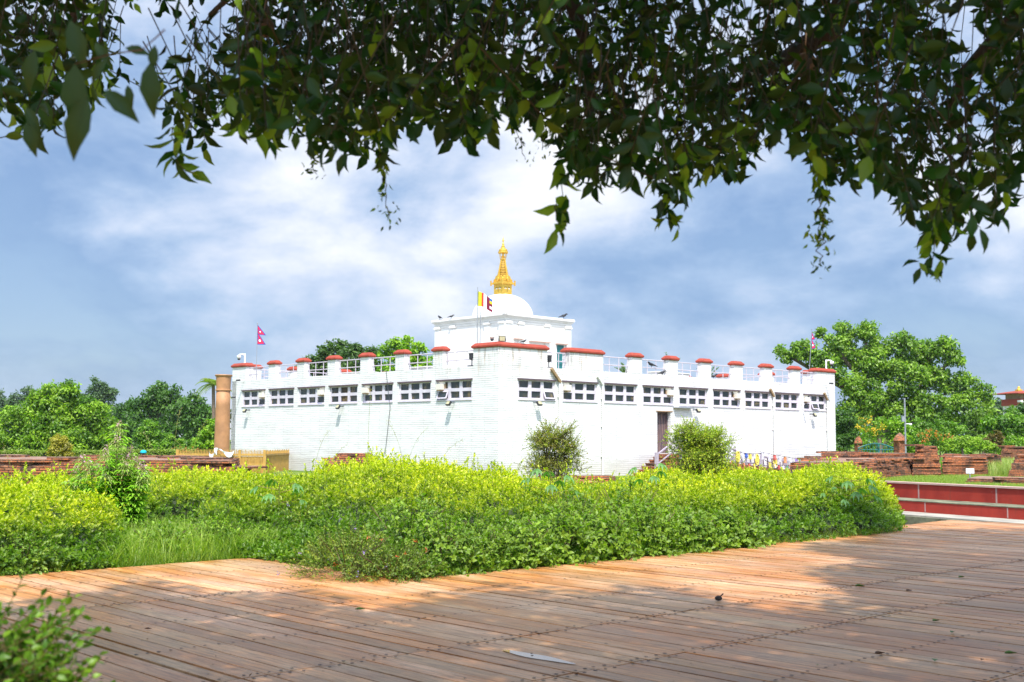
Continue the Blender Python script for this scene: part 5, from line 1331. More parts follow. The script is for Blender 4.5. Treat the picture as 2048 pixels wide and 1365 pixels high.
weed(520,0.7,0.4,0.35,150,0.05,'low weed in the long grass near the boardwalk step',59,Hf=H_left)
weed(60,0.35,0.45,0.45,200,0.050,'serrated leafy weed at the foot of the bright yellow mound',54,(np.array([0.14,0.26,0.03]),np.array([0.26,0.36,0.04])),H_left,0.6)

# tall flowering weed ---------------------------------------------------
RNG = np.random.default_rng(61)
Y0 = 18.2; X0 = (222-1024)/2370*Y0; e_ = empty('spider_flower', (X0,Y0,GZ), 0); tag(e_, 'tall drooping weed with pink flower heads standing above the hedge', 'plant')
bag = LeafBag(); fb = LeafBag()
st = [(-0.42,1.25),(-0.30,1.45),(-0.18,1.35),(-0.08,1.62),(0.02,1.55),(0.10,1.98),(0.16,1.75),(0.26,1.5),(0.36,1.42),(0.44,1.22),(0.5,1.3),(-0.5,1.05),(0.0,1.3),(0.22,1.25)]
for (dx, hz) in st+[(a_*0.9+0.05, b_*0.9) for a_, b_ in st]:
    ts = np.linspace(0,1,9); dy = RNG.uniform(-0.35,0.35); p = np.stack([dx*(0.5+0.6*ts), dy*ts, hz*ts*(1-0.04*ts)],axis=1); bag.prisms(p[:-1],p[1:],0.008,np.array([0.22,0.28,0.06]))
    n = 34; f = RNG.uniform(0.30,0.98,n); q = np.stack([np.interp(f,ts,p[:,k]) for k in range(3)],axis=1); az = RNG.uniform(0,6.28,n); r = 0.16*(1.15-f)
    for fi in (-0.5,0.0,0.5):
        d_ = np.stack([np.cos(az+fi),np.sin(az+fi),0.35-f*0.2],axis=1); L = RNG.uniform(0.11,0.19,n)*(1.4-0.75*f)
        bag.add(q+d_*0.05, nrm(d_+np.array([0,0,-0.35])), np.tile([0,0,1.],(n,1))+d_*0.4, L, L*0.36, np.outer(RNG.uniform(0.8,1.2,n),np.array([0.26,0.44,0.04])), SHAPE8)
    t = p[-1]; n = 46; az = RNG.uniform(0,6.28,n); zz_ = RNG.uniform(-0.16,0.03,n); d_ = np.stack([np.cos(az),np.sin(az),np.full(n,-0.2)],axis=1)
    q = np.array([t[0],t[1],0])+np.stack([0*az,0*az,t[2]+zz_],axis=1)
    ed = q+d_*RNG.uniform(0.05,0.12,n)[:,None]+np.array([0,0,-0.04]); bag.prisms(q,ed,0.0025,np.array([0.40,0.42,0.12])); bag.add(ed, nrm(d_+np.array([0,0,-1.0])), d_, 0.07, 0.008, np.array([0.42,0.46,0.14]))
    n = 22; fb.add(t+np.array([0,0,-0.03])+RNG.normal(size=(n,3))*0.026, rand_unit(n), rand_unit(n), 0.032, 0.028, np.array([0.55,0.30,0.44]) if hz>1.2 else np.array([0.55,0.5,0.42]))
bag.build('foliage','leaf',e_); fb.build('blossom','leaf',e_)

# cassava-like palmate seedlings --------------------------------------
def palmate(px, Y, z, label, n=7, L=0.20, seed=1, fingers=5, spread=0.33):
    global RNG
    RNG = np.random.default_rng(seed); e_ = empty('palmate_plant', ((px-1024)/2370*Y,Y,GZ), 0); tag(e_, label, 'plant', 'plants with finger shaped leaves')
    bag = LeafBag(); bag.prisms(np.array([[0,0,0.]]), np.array([[0.02,0,z]]), 0.012, np.array([0.2,0.22,0.06]))
    for k in range(n):
        a_ = k*2.4+RNG.uniform(-0.3,0.3); zz_ = z*(0.62+0.38*(k+1)/n); out = np.array([math.cos(a_)*spread*(1.1-0.3*k/n), math.sin(a_)*spread*(1.1-0.3*k/n), 0.06])
        o_ = np.array([0,0,zz_]); tip = o_+out; bag.prisms(o_[None],tip[None],0.005,np.array([0.30,0.16,0.08]))
        for j in range(fingers):
            b_ = a_+(j-(fingers-1)/2)*0.62; d_ = np.array([[math.cos(b_),math.sin(b_),-0.85]]); bag.add(tip[None], nrm(d_), np.array([[math.cos(b_),math.sin(b_),1.2]]), L*(1-0.12*abs(j-(fingers-1)/2)), L*0.26, np.array([[0.13,0.27,0.07]])*RNG.uniform(0.8,1.2), SHAPE8)
    bag.build('foliage','leaf',e_)
palmate(1700,21.6,0.98,'drooping finger leaved plant standing in front of the hedge near the red wall',10,0.25,71,5,0.38)
palmate(1668,21.2,0.70,'lower finger leaved plant beside the drooping one near the red wall',5,0.20,72,4,0.28)
palmate(1100,20.5,1.12,'finger leaved plant at the foot of the open reddish shrub',8,0.24,73,5,0.4)
palmate(1300,21.8,1.20,'finger leaved plant below the brick steps to the door',6,0.22,74,5,0.3)
palmate(560,19.0,0.95,'finger leaved plant at the end of the long grass',7,0.24,75,5,0.35)

# loose shrubs ----------------------------------------------------------
def shrub(px, Y, lobes, label, name, leaf, cols, n, seed, twig=True, stemcol=(0.12,0.08,0.05), kleaf=9, ln=(0.14,0.34)):
    """lobes in picture pixels (px,py,rx,ry) at distance Y"""
    global RNG
    RNG = np.random.default_rng(seed); s = Y/2370.0; X0 = (px-1024)*s; e_ = empty(name, (X0,Y,GZ), 0); tag(e_, label, 'shrub', 'shrubs rising above the hedge')
    bag = LeafBag(); m = MB(); tot = sum(l[2]*l[3] for l in lobes)
    for (lx, ly, rx, ry) in lobes:
        c = at(lx, ly, Y); c = np.array([c.x-X0, 0, c.z-GZ]); k = int(n*rx*ry/tot); u = rand_unit(k); r = RNG.uniform(0.35,1.0,k)**0.5
        nt_ = 16; tp = rand_unit(nt_)*RNG.uniform(0.45,1.05,(nt_,1)); u = tp[RNG.integers(0,nt_,k)]+RNG.normal(size=(k,3))*np.array([0.20,0.2,0.13]); r = r*0+1.0
        base = c+u*r[:,None]*np.array([rx*s*0.9, rx*s*0.9, ry*s*0.9]); ax = nrm(u*0.35+np.array([0,0,0.35])+RNG.normal(size=(k,3))*0.6)
        q = RNG.random(k)[:,None]; ct = np.array(cols[0])*q+np.array(cols[1])*(1-q)
        sprigs(bag, base, ax, RNG.uniform(*ln,k), kleaf, leaf, leaf*0.5, np.array(cols[2])*0.6+ct*0.4, ct, 0.0035, stemcol)
        for t in range(9):
            j = RNG.integers(0,k); b_ = base[j]; m.tube([(0,0,0),(b_[0]*0.35+c[0]*0.2,b_[1]*0.4,b_[2]*0.45),tuple(b_)],[0.022,0.014,0.004],5)
    bag.build('foliage','leaf',e_); m.build('branch','bark',e_); return e_
shrub(1105,26,[(1108,882,38,30),(1090,900,30,20),(1135,905,26,20),(1080,935,32,16),(1125,938,34,16)],'open reddish green shrub in front of the white wall','open_shrub',0.045,[(0.34,0.42,0.03),(0.30,0.22,0.06),(0.18,0.22,0.03)],1150,81)
shrub(1400,28,[(1395,872,44,24),(1375,885,38,20),(1432,885,34,20),(1390,908,44,20),(1420,915,40,22),(1395,938,70,22)],'bright yellow green shrub hiding the side of the doorway','duranta_shrub',0.050,[(0.50,0.50,0.03),(0.30,0.42,0.03),(0.14,0.22,0.02)],2300,82)
# foreground bush ---------------------------------------------------------
RNG = np.random.default_rng(90); e_ = empty('boxwood_bush', (-1.13,2.4,GZ), 0); tag(e_, 'blurred leafy green bush at the very front beside the boardwalk', 'bush')
bag = LeafBag(); n = 1150; u = rand_unit(n); u[:,2] = 0; u = nrm(u); zz_ = RNG.uniform(0.55,1.17,n); rr_ = 0.215*(1-((zz_-0.55)/0.85)**3)*RNG.uniform(0.3,1.0,n)**0.5; base = u*rr_[:,None]; base[:,2] = zz_+GZ*-1; ax = nrm(u*0.6+np.array([0.25,0,0.55])+RNG.normal(size=(n,3))*0.35)
q = RNG.random(n)[:,None]
sprigs(bag, base, ax, RNG.uniform(0.09,0.20,n), 9, 0.024, 0.014, np.array([0.035,0.10,0.008]), np.array([0.16,0.28,0.012])*q+np.array([0.07,0.17,0.010])*(1-q), 0.0018, (0.18,0.14,0.04), shape=SHAPE8)
bag.build('foliage','leaf',e_); m = MB()
for t in range(24):
    b_ = base[t]; m.tube([(0,0,0),(b_[0]*0.5,b_[1]*0.5,b_[2]*0.5),tuple(b_)],[0.012,0.007,0.003],5)
m.build('branch','bark',e_)

# ================================================================ trees
def tree(name, label, px, Y, lobes, leaf, dens, cols, seed, trunk=0.3, depth=0.8, sub=16, group=None, cat='tree', limb=True, mat='leaf', gap=0.0):
    """lobes: picture pixels (px,py,r) at distance Y"""
    global RNG
    RNG = np.random.default_rng(seed); s = Y/2370.0; X0 = (px-1024)*s; e_ = empty(name, (X0,Y,GZ), 0); tag(e_, label, cat, group)
    bag = LeafBag(); m = MB(); P = []; C = []; Nn = []
    for (lx, ly, r) in lobes:
        c = at(lx, ly, Y); R = r*s; c = np.array([c.x-X0, RNG.uniform(-0.5,0.5)*R*depth, c.z-GZ])
        k = sub; u = rand_unit(k); u[:,1] = np.where(RNG.random(k)<0.7, -np.abs(u[:,1]), u[:,1]); cc = c+u*R*RNG.uniform(0.5,0.88,k)[:,None]*np.array([1,depth,0.92]); rr = R*RNG.uniform(0.26,0.44,k)
        for j in range(k):
            na = int(dens*rr[j]**2/leaf**2*14); v = rand_unit(na); v[:,2] = np.where(RNG.random(na)<0.6, np.abs(v[:,2]), v[:,2])
            P.append(cc[j]+v*(rr[j]*RNG.uniform(0.45,1.08,na))[:,None]*np.array([1,1,0.8])); Nn.append(v*0.7+np.array([0,-0.1,0.6])+RNG.normal(size=(na,3))*0.45)
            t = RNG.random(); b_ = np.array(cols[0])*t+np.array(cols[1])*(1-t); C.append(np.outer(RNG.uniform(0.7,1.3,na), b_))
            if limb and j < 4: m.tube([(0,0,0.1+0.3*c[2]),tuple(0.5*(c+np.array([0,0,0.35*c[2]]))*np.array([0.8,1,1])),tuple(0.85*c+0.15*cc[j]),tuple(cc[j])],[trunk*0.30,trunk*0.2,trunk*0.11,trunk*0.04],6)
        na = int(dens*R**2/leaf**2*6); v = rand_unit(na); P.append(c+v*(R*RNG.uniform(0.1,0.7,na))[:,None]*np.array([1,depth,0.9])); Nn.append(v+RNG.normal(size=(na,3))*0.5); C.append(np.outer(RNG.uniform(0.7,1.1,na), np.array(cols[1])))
    P = np.concatenate(P); Nn = np.concatenate(Nn); C = np.concatenate(C); ok = P[:,2] > 0.05; P, Nn, C = P[ok], Nn[ok], C[ok]; n = len(P)
    bag.add(P, rand_unit(n)+np.array([0,0,-0.4]), nrm(Nn), leaf*RNG.uniform(0.7,1.3,n), leaf*0.62*RNG.uniform(0.7,1.3,n), C)
    bag.build('crown', mat, e_)
    zc = min(at(l[0],l[1],Y).z for l in lobes)
    m.tube([(0,0,-0.1),(0.05,0,0.15*zc+0.5),(0.0,0.05,0.5*zc+0.8),(0,0,max(zc,1.2))],[trunk*1.25,trunk,trunk*0.8,trunk*0.5],10)
    m.build('trunk', 'bark', e_); return e_
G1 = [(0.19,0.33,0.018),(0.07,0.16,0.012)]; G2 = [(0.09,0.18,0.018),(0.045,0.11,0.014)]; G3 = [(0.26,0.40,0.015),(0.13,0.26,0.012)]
FAR = [(0.09,0.15,0.05),(0.06,0.11,0.04)]
gl = 'trees beyond the foundation'
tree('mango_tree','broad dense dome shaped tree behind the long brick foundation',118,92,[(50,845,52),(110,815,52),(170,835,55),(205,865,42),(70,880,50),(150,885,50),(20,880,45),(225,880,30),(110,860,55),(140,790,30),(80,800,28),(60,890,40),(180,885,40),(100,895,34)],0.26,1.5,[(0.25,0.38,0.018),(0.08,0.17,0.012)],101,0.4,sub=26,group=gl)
tree('small_tree','faint tall tree just above the crown of the dome shaped tree',205,230,[(200,775,22),(185,790,20),(222,790,18),(205,805,30),(175,800,20)],0.5,1.3,FAR,102,0.4,group=gl)
tree('small_tree','hazy bluish tree rising at the very edge of the picture',5,260,[(0,800,20),(-20,810,30),(20,815,22),(0,840,35)],0.55,1.3,FAR,103,0.4,group=gl)
tree('small_tree','hazy tree crown between the edge and the dome shaped tree',60,250,[(55,790,20),(80,800,22),(35,800,20),(110,795,20),(130,790,18)],0.55,1.3,FAR,104,0.4,group=gl)
tree('forest_tree','tallest dark tree between the dome shaped tree and the pillar',320,140,[(310,795,34),(285,812,28),(345,800,32),(300,840,44),(350,850,44),(320,780,22)],0.38,1.4,G2,105,0.4,group=gl)
tree('forest_tree','dark rounded tree close behind the stone pillar',395,135,[(390,815,32),(410,840,36),(370,830,32),(400,875,36),(425,870,30)],0.38,1.4,G2,106,0.4,group=gl)
tree('forest_tree','dark lower tree beside the dome shaped tree',262,150,[(255,830,28),(270,850,32),(245,865,32),(285,875,34),(268,808,18)],0.40,1.4,G2,107,0.4,group=gl)
tree('young_tree','lighter round tree standing in front of the dark trees',298,84,[(298,860,22),(312,872,20),(285,872,18),(300,890,24)],0.20,1.2,G1,108,0.12,group=gl)
tree('young_tree','bright green bushy tree right beside the stone pillar',418,74,[(420,870,24),(405,885,24),(428,895,26),(400,900,18),(430,855,20)],0.18,1.4,G3,109,0.12,group=gl)
tree('garden_shrub','low leafy green shrub before the dark trees near the gold fence',350,78,[(345,885,20),(368,892,18),(330,895,18),(380,898,14)],0.16,1.4,G1,110,0.08,group=gl,cat='shrub')
tree('topiary_bush','clipped round yellow orange bush above the brick foundation',122,64,[(122,890,22),(116,899,22),(130,902,22),(120,880,14)],0.10,1.8,[(0.38,0.33,0.03),(0.26,0.22,0.02)],111,0.08,sub=20,limb=False,cat='bush')
tree('back_tree','wide dark tree showing over the middle of the doorless parapet',690,115,[(660,705,24),(690,700,26),(720,705,24),(745,715,22),(640,722,24),(620,735,24),(700,735,40),(655,750,40),(750,745,30),(600,745,20)],0.32,1.5,[(0.09,0.16,0.025),(0.05,0.10,0.02)],112,0.4,group='trees behind the temple')
tree('back_tree','lighter bright green tree beside the shrine wall',805,105,[(790,692,20),(812,690,20),(835,700,20),(775,705,20),(805,715,32),(845,720,22),(850,745,30),(790,745,30)],0.28,1.5,G3,113,0.3,group='trees behind the temple')
# the great spreading tree
big = [(1690,668,30),(1725,662,30),(1665,690,28),(1640,668,14),(1760,690,36),(1800,695,34),(1700,710,42),(1600,705,28),(1575,712,22),(1560,700,12),(1625,715,30),(1650,740,40),(1745,735,48),(1830,720,38),(1870,700,34),(1890,690,20),(1905,720,24),(1800,760,52),(1870,760,46),(1930,770,36),(1965,790,26),(1720,790,50),(1690,840,40),(1780,810,44),(1850,820,48),(1920,820,42),(1960,830,28),(1700,875,26),(1850,700,26)]
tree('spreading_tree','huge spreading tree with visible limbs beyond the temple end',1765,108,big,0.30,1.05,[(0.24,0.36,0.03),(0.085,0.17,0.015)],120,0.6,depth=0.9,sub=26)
tree('flowering_tree','light green feathery tree with orange yellow flowers beside the temple end',1760,92,[(1775,845,20),(1800,850,20),(1750,858,20),(1790,868,22),(1735,868,18),(1815,868,18)],0.20,1.3,G3,121,0.15,group='low growth before the spreading tree')
tree('dark_bush','dark bush tight against the end of the temple',1692,95,[(1690,860,24),(1700,878,20),(1682,882,22),(1690,835,26)],0.22,1.6,G2,122,0.1,group='low growth before the spreading tree')
tree('dark_bush','mid green bush below the limbs just past the mast',1845,98,[(1840,855,22),(1865,862,24),(1890,870,22),(1835,875,20),(1905,860,26)],0.22,1.5,G1,123,0.1,group='low growth before the spreading tree')
tree('lime_bush','bright lime green bush row behind the middle ruins',1925,80,[(1890,890,14),(1910,886,15),(1930,884,15),(1950,888,14),(1970,892,13),(1985,896,10)],0.14,1.7,[(0.30,0.42,0.03),(0.20,0.32,0.025)],124,0.08,limb=False,cat='bush')
tree('red_bush','small rusty brown leaved bush before the trees by the edge',1990,84,[(1985,878,14),(2000,884,14),(1995,868,8)],0.15,1.8,[(0.16,0.11,0.025),(0.12,0.10,0.02)],125,0.06,limb=False,cat='bush')
tree('edge_tree','green tree in front of the distant monastery',2030,100,[(2010,850,28),(2035,840,28),(2055,850,30),(1995,870,24),(2030,875,28),(1975,850,20)],0.26,1.4,G1,126,0.2,group='trees at the far edge beyond the ruins')
tree('edge_tree','darker tree nearest the foot of the monastery',2065,120,[(2050,820,26),(2075,830,30),(2025,832,20),(2045,875,34)],0.30,1.4,G2,127,0.3,group='trees at the far edge beyond the ruins')
tree('edge_tree','far bluish tree in the dip beside the monastery roof',1985,240,[(1975,812,16),(1995,808,14),(2012,812,16),(1985,830,26),(2015,835,26)],0.5,1.4,FAR,128,0.3,group='trees at the far edge beyond the ruins')
tree('edge_tree','leafy tree joining the spreading tree to the monastery trees',1968,104,[(1965,845,22),(1945,858,20),(1985,862,20),(1965,875,22),(1950,835,18)],0.24,1.4,[(0.16,0.26,0.03),(0.09,0.16,0.02)],129,0.2,group='trees at the far edge beyond the ruins')
for i_, (px_, y_, Y_, lab_) in enumerate([(1700,893,100,'low green growth beside the temple end wall'),(1790,893,102,'low green growth behind the teal gate'),(1880,893,98,'low green growth under the spreading tree limbs'),(1960,895,96,'low green growth behind the lime green bushes'),(2040,895,96,'low green growth below the monastery trees')]):
    tree('wild_bush', lab_, px_, Y_, [(px_-38,y_,20),(px_-14,y_-5,22),(px_+12,y_-3,22),(px_+38,y_,20),(px_-25,y_+10,16),(px_+25,y_+10,16)], 0.17, 1.3, [(0.24,0.38,0.02),(0.12,0.23,0.015)], 170+i_, 0.06, limb=False, cat='bush', group='low growth under the far trees')
# flowers on the shrubs
def flowers(px, Y, pts, col, label, n=60, sz=0.13, seed=1):
    global RNG
    RNG = np.random.default_rng(seed); s = Y/2370; X0 = (px-1024)*s; e_ = empty('flowering_shrub', (X0,Y,GZ), 0); tag(e_, label, 'shrub', 'shrubs with orange flowers'); bag = LeafBag(); lf = LeafBag()
    for (lx, ly, r) in pts:
        c = at(lx,ly,Y); c = np.array([c.x-X0,0,c.z-GZ]); k = int(n*r/10); p = c+rand_unit(k)*r*s*np.array([1,1,0.8]); p[:,1] -= 0.1
        for j in range(5): bag.add(p+RNG.normal(size=p.shape)*0.07, rand_unit(k), rand_unit(k)+np.array([0,-0.5,0.8]), sz, sz*0.8, np.array(col)*RNG.uniform(0.7,1.2,(k,1)))
        k = k*9; p = c+rand_unit(k)*r*s*RNG.uniform(0.5,1.1,(k,1)); lf.add(p, rand_unit(k), rand_unit(k)+np.array([0,0,0.8]), 0.16, 0.08, np.array([0.13,0.24,0.03])*RNG.uniform(0.7,1.3,(k,1)))
        k = k//2; c2 = c*np.array([1,1,0.5]); p = c2+rand_unit(k)*np.array([r*s,r*s,c[2]*0.5]); p = p[p[:,2]>0]; lf.add(p, rand_unit(len(p)), rand_unit(len(p)), 0.16, 0.08, np.array([0.12,0.22,0.03]))
    lf.build('foliage','leaf',e_); bag.build('blossom','leaf',e_)
flowers(1738,86,[(1725,845,9),(1738,840,8),(1735,856,10),(1752,862,9),(1760,855,7),(1718,853,6)],(0.85,0.50,0.03),'shrub with yellow orange flowers near the temple end',13,0.11,131)
flowers(1862,80,[(1845,872,10),(1862,868,12),(1878,874,9),(1850,884,8)],(0.75,0.22,0.04),'shrub with reddish orange flowers behind the tallest stump',12,0.09,132)
flowers(1905,82,[(1897,872,6),(1912,876,6),(1905,884,6)],(0.75,0.25,0.05),'small orange flowered shrub past the tallest stump',12,0.09,133)
flowers(372,70,[(366,900,7),(385,902,8),(352,902,6)],(0.55,0.14,0.05),'low red tinged shrub beside the gold fence',16,0.08,134)
# low clipped hedge behind the foundation
def clip_hedge(px0, px1, Y, y0, label, seed):
    global RNG
    RNG = np.random.default_rng(seed); s = Y/2370; a_, b_ = (px0-1024)*s, (px1-1024)*s; zt = at(px0,y0,Y).z-GZ
    e_ = empty('clipped_hedge', ((a_+b_)/2,Y,GZ), 0); tag(e_, label, 'hedge', 'clipped hedges'); w = (b_-a_)/2
    MB().box(-w+0.05,w-0.05,-0.35,0.35,0,zt-0.06).build('dark_core','inner',e_); bag = LeafBag(); n = int(w*2*1400)  # plain box core added under the leaves to block light
    X = RNG.uniform(-w,w,n); t = RNG.random(n) < 0.5; Yv = np.where(t, RNG.uniform(-0.42,0.42,n), -0.40+RNG.normal(size=n)*0.03); Z = np.where(t, zt-0.02+RNG.normal(size=n)*0.03, RNG.uniform(0,zt,n))
    bag.add(np.stack([X,Yv,Z],axis=1), rand_unit(n), np.stack([0*X,np.where(t,-0.2,-1.0),np.where(t,1.0,0.3)],axis=1)+RNG.normal(size=(n,3))*0.4, 0.10, 0.07, np.array([0.20,0.27,0.03])*RNG.uniform(0.6,1.2,(n,1)))
    bag.build('foliage','leaf',e_)
clip_hedge(-60,92,66,902.5,'low clipped hedge between the brick foundation and dome shaped tree',141)
clip_hedge(250,356,66,901,'low clipped hedge between turquoise cap and the gold fence',142)
clip_hedge(150,248,68,903,'low clipped hedge half hidden by the tall flowering weed',143)
# palm
RNG = np.random.default_rng(150); p = at(420,800,82); e_ = empty('palm_tree', (p.x,p.y,GZ), 0); tag(e_, 'palm with drooping fronds half hidden by the stone pillar', 'palm tree')
zt = at(420,768,82).z-GZ; MB().tube([(0.35,0,0),(0.3,0,zt*0.5),(0.2,0,zt)],[0.16,0.13,0.11],8).build('trunk','bark',e_); bag = LeafBag()
for k in range(16):
    a_ = k*2.4; el = RNG.uniform(-0.2,1.0); L = 1.5; ts = np.linspace(0,1,16); dr = np.array([math.cos(a_)*math.cos(el),math.sin(a_)*math.cos(el),math.sin(el)])
    q = np.array([0.2,0,zt])+np.outer(ts*L,dr)+np.stack([0*ts,0*ts,-1.0*ts**2.2],axis=1); bag.prisms(q[:-1],q[1:],0.02,np.array([0.2,0.22,0.05]))
    for sg in (-1,1):
        sd = np.cross(dr,[0,0,1.]); sd = sd/(np.linalg.norm(sd)+1e-6); d_ = np.tile(sd*sg,(16,1))+dr*0.5+np.array([0,0,-0.7]); bag.add(q, d_, np.tile([0,0,1.],(16,1)), 0.45*np.sin(ts*2.6+0.4), 0.06, np.array([0.20,0.26,0.04]))
bag.build('fronds','leaf',e_)
# wooded horizon
def treeline(pxr, Y, ytop, n, label, seed, name='distant_woods'):
    global RNG
    RNG = np.random.default_rng(seed); s = Y/2370; bag = LeafBag(); k = n; c = RNG.uniform(*pxr,k); P=[];C=[]
    for i in range(k):
        yt = ytop+6*math.sin(c[i]*0.05)+5*math.sin(c[i]*0.13+1)+RNG.uniform(-3,6); R = RNG.uniform(9,16)*s; o_ = at(c[i], yt+R/s, Y+RNG.uniform(-8,8)); m_ = 130; v = rand_unit(m_); P.append(np.array([o_.x,o_.y,o_.z])+v*R); C.append(np.tile(np.array([0.07,0.12,0.045])*RNG.uniform(0.7,1.25),(m_,1)))
        m_ = 60; v = RNG.uniform(-1,1,(m_,3)); P.append(np.array([o_.x,o_.y,o_.z*0.45])+v*np.array([R,3,o_.z*0.5])); C.append(np.tile(np.array([0.06,0.10,0.04]),(m_,1)))
    P = np.concatenate(P); C = np.concatenate(C); n_ = len(P); bag.add(P, rand_unit(n_), rand_unit(n_)+np.array([0,-0.6,0.6]), 1.0*RNG.uniform(0.7,1.3,n_), 0.75, C)
    o = bag.build(name,'leaf'); tag(o, label, 'woods', kind='stuff')
treeline((-350,640),290,822,110,'far belt of woods behind the foundation side',161)
treeline((1660,2400),290,830,90,'far belt of woods behind the ruins side',162)
treeline((640,1000),300,850,30,'far belt of woods hidden behind the temple',163)
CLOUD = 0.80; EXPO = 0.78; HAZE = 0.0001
# ================================================================ overhanging tree
RNG = np.random.default_rng(200)
ot = empty('overhanging_tree', (1.6,-3.4,GZ), 0); tag(ot, 'dark leafy branches of a tree hanging over the top of the view', 'tree')
OT = np.array([1.6,-3.4,GZ])
lx = [-60,0,60,110,160,190,230,280,320,350,400,440,480,540,600,640,700,760,800,860,900,940,980,1020,1060,1110,1150,1200,1250,1290,1330,1380,1430,1480,1520,1570,1620,1660,1700,1750,1800,1850,1900,1950,2000,2048,2120]
ly = [250,235,270,250,200,230,165,120,160,250,300,250,250,270,255,290,300,300,255,240,270,280,270,215,250,300,345,375,340,350,410,370,335,355,270,270,320,350,370,340,395,450,470,450,420,330,300]
sx = [-60,60,200,290,400,430,470,520,900,1020,1060,1300,1400,1600,1800,1850,2050]     # how densely the column is filled
sv = [0.65,0.6,0.42,0.24,0.40,0.6,0.75,1.0,1.0,0.8,0.9,1.0,0.95,0.85,0.9,0.95,1.0]
SKY_HOLES = [(445,30,45),(300,60,45),(345,120,50),(1050,110,34),(1030,95,30),(1440,60,35),(1285,180,35),(1590,110,40),(1905,40,45),(1940,90,35),(560,35,25),(1690,70,30),(260,45,28)]
bag = LeafBag(); twigs = LeafBag()
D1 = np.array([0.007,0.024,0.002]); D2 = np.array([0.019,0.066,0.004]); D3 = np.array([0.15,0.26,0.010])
def hang(px, py, Y, L, k, leaf, bright, w=0.46, droop=0.35):
    """twigs whose lowest leaf ends near (px,py) at distance Y; grown from above"""
    n = len(px); t_ = np.array([[*at(a,b,c)] for a,b,c in zip(px,py,Y)])
    ax = nrm(RNG.normal(size=(n,3))*0.34+np.array([0,0,-1.0]))
    base = t_-ax*(L*0.9)[:,None]
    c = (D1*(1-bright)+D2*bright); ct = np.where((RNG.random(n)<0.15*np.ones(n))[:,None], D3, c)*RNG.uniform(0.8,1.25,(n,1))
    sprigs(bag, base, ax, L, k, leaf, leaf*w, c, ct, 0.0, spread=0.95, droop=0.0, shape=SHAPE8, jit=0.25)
    twigs.prisms(base-ax*0.12, base+ax*(L*0.85)[:,None], 0.0028, np.array([0.06,0.045,0.02]))
# dense body of the crown edge
n = 2000; px = RNG.uniform(-80,2130,n); f = RNG.random(n)**0.85; low = np.interp(px,lx,ly)-24+22*np.sin(px*0.05)+14*np.sin(px*0.13+2); py = -70+(low+70)*f
keep = RNG.random(n) < np.interp(px,sx,sv)*(1.08-0.50*np.clip((f-0.70)/0.3,0,1))
for (hx,hy,hr) in SKY_HOLES: keep &= ~(((px-hx)**2+(py-hy-14)**2 < (hr*1.15)**2))
px, py = px[keep], py[keep]; n = len(px); Y = RNG.uniform(3.4,8.2,n)
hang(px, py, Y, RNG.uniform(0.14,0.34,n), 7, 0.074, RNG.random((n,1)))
# fringe
n = 420; px = RNG.uniform(-60,2110,n); py = np.interp(px,lx,ly)-RNG.uniform(-6,50,n); Y = RNG.uniform(3.2,5.6,n); k_ = RNG.random(n) < np.interp(px,sx,sv)
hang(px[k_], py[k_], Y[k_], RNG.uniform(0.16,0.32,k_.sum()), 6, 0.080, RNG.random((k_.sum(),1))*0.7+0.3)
# long hanging tendrils with small leaves and fruit buds
def tendril(px, y0, y1, Y, leaf0=0.06, leaf1=0.022, n=17, dx=10):
    a = np.array([*at(px,y0,Y)]); b = np.array([*at(px+dx,y1,Y)]); ts = np.linspace(0,1,n); p = a+(b-a)*ts[:,None]+RNG.normal(size=(n,3))*0.008
    twigs.prisms(p[:-1],p[1:],0.0022,np.array([0.10,0.08,0.03]))
    for i in range(n):
        for j in range(3 if ts[i] < 0.8 else 5):
            d = rand_unit(1)+np.array([[0,0,-0.9]]); q = p[i][None]+rand_unit(1)*0.012*(1+2*(ts[i]>0.8)); L = (leaf0*(1-ts[i])+leaf1*ts[i])*RNG.uniform(0.7,1.2)
            bag.add(q, d, rand_unit(1), L, L*0.42, (D3 if RNG.random()<0.6 else D2)[None]*RNG.uniform(0.8,1.3), SHAPE8)
for t in [(612,230,350,4.2,0.05,0.02,12,20),(745,250,436,4.0,0.055,0.02,18,35),(1030,225,315,4.4,0.03,0.018,9,15),(1105,240,300,4.5,0.03,0.018,8,-20),(1640,300,535,3.8,0.06,0.02,22,0),(1660,330,480,3.9,0.05,0.03,14,-25),(1870,400,535,3.6,0.085,0.06,10,-2),(1120,330,440,3.7,0.09,0.085,5,-12),(1335,380,450,4.2,0.07,0.06,6,0),(350,250,342,3.6,0.085,0.08,5,12),(1345,200,300,4.6,0.04,0.03,9,10),(1500,230,310,4.3,0.05,0.03,8,20)]:
    tendril(*t)
# a few very near leaves, out of focus
def big_leaf(px, py, Y, ang, L, col, w=0.40):
    o_ = np.array([*at(px,py,Y)]); d = np.array([[math.sin(ang),0.12,-math.cos(ang)]]); bag.add(o_[None], d, np.array([[0.1,-1.0,0.15]]), L, L*w, col[None], SHAPE8)
for t in [(150,128,2.0,0.02,0.115),(176,190,2.0,-0.28,0.118),(207,180,2.1,0.85,0.085),(300,125,2.1,0.05,0.100),(310,90,2.1,-0.1,0.05),(212,120,2.2,-0.6,0.055),(250,96,2.2,1.35,0.05),(190,85,2.3,0.6,0.06),(330,122,2.6,1.5,0.04),(255,170,2.5,0.2,0.05),(52,215,2.6,0.5,0.07),(55,240,2.6,0.2,0.085),(140,40,2.2,0.3,0.1),(70,100,2.4,-0.2,0.09)]:
    big_leaf(t[0],t[1],t[2],t[3],t[4],np.array([0.022,0.055,0.006]))
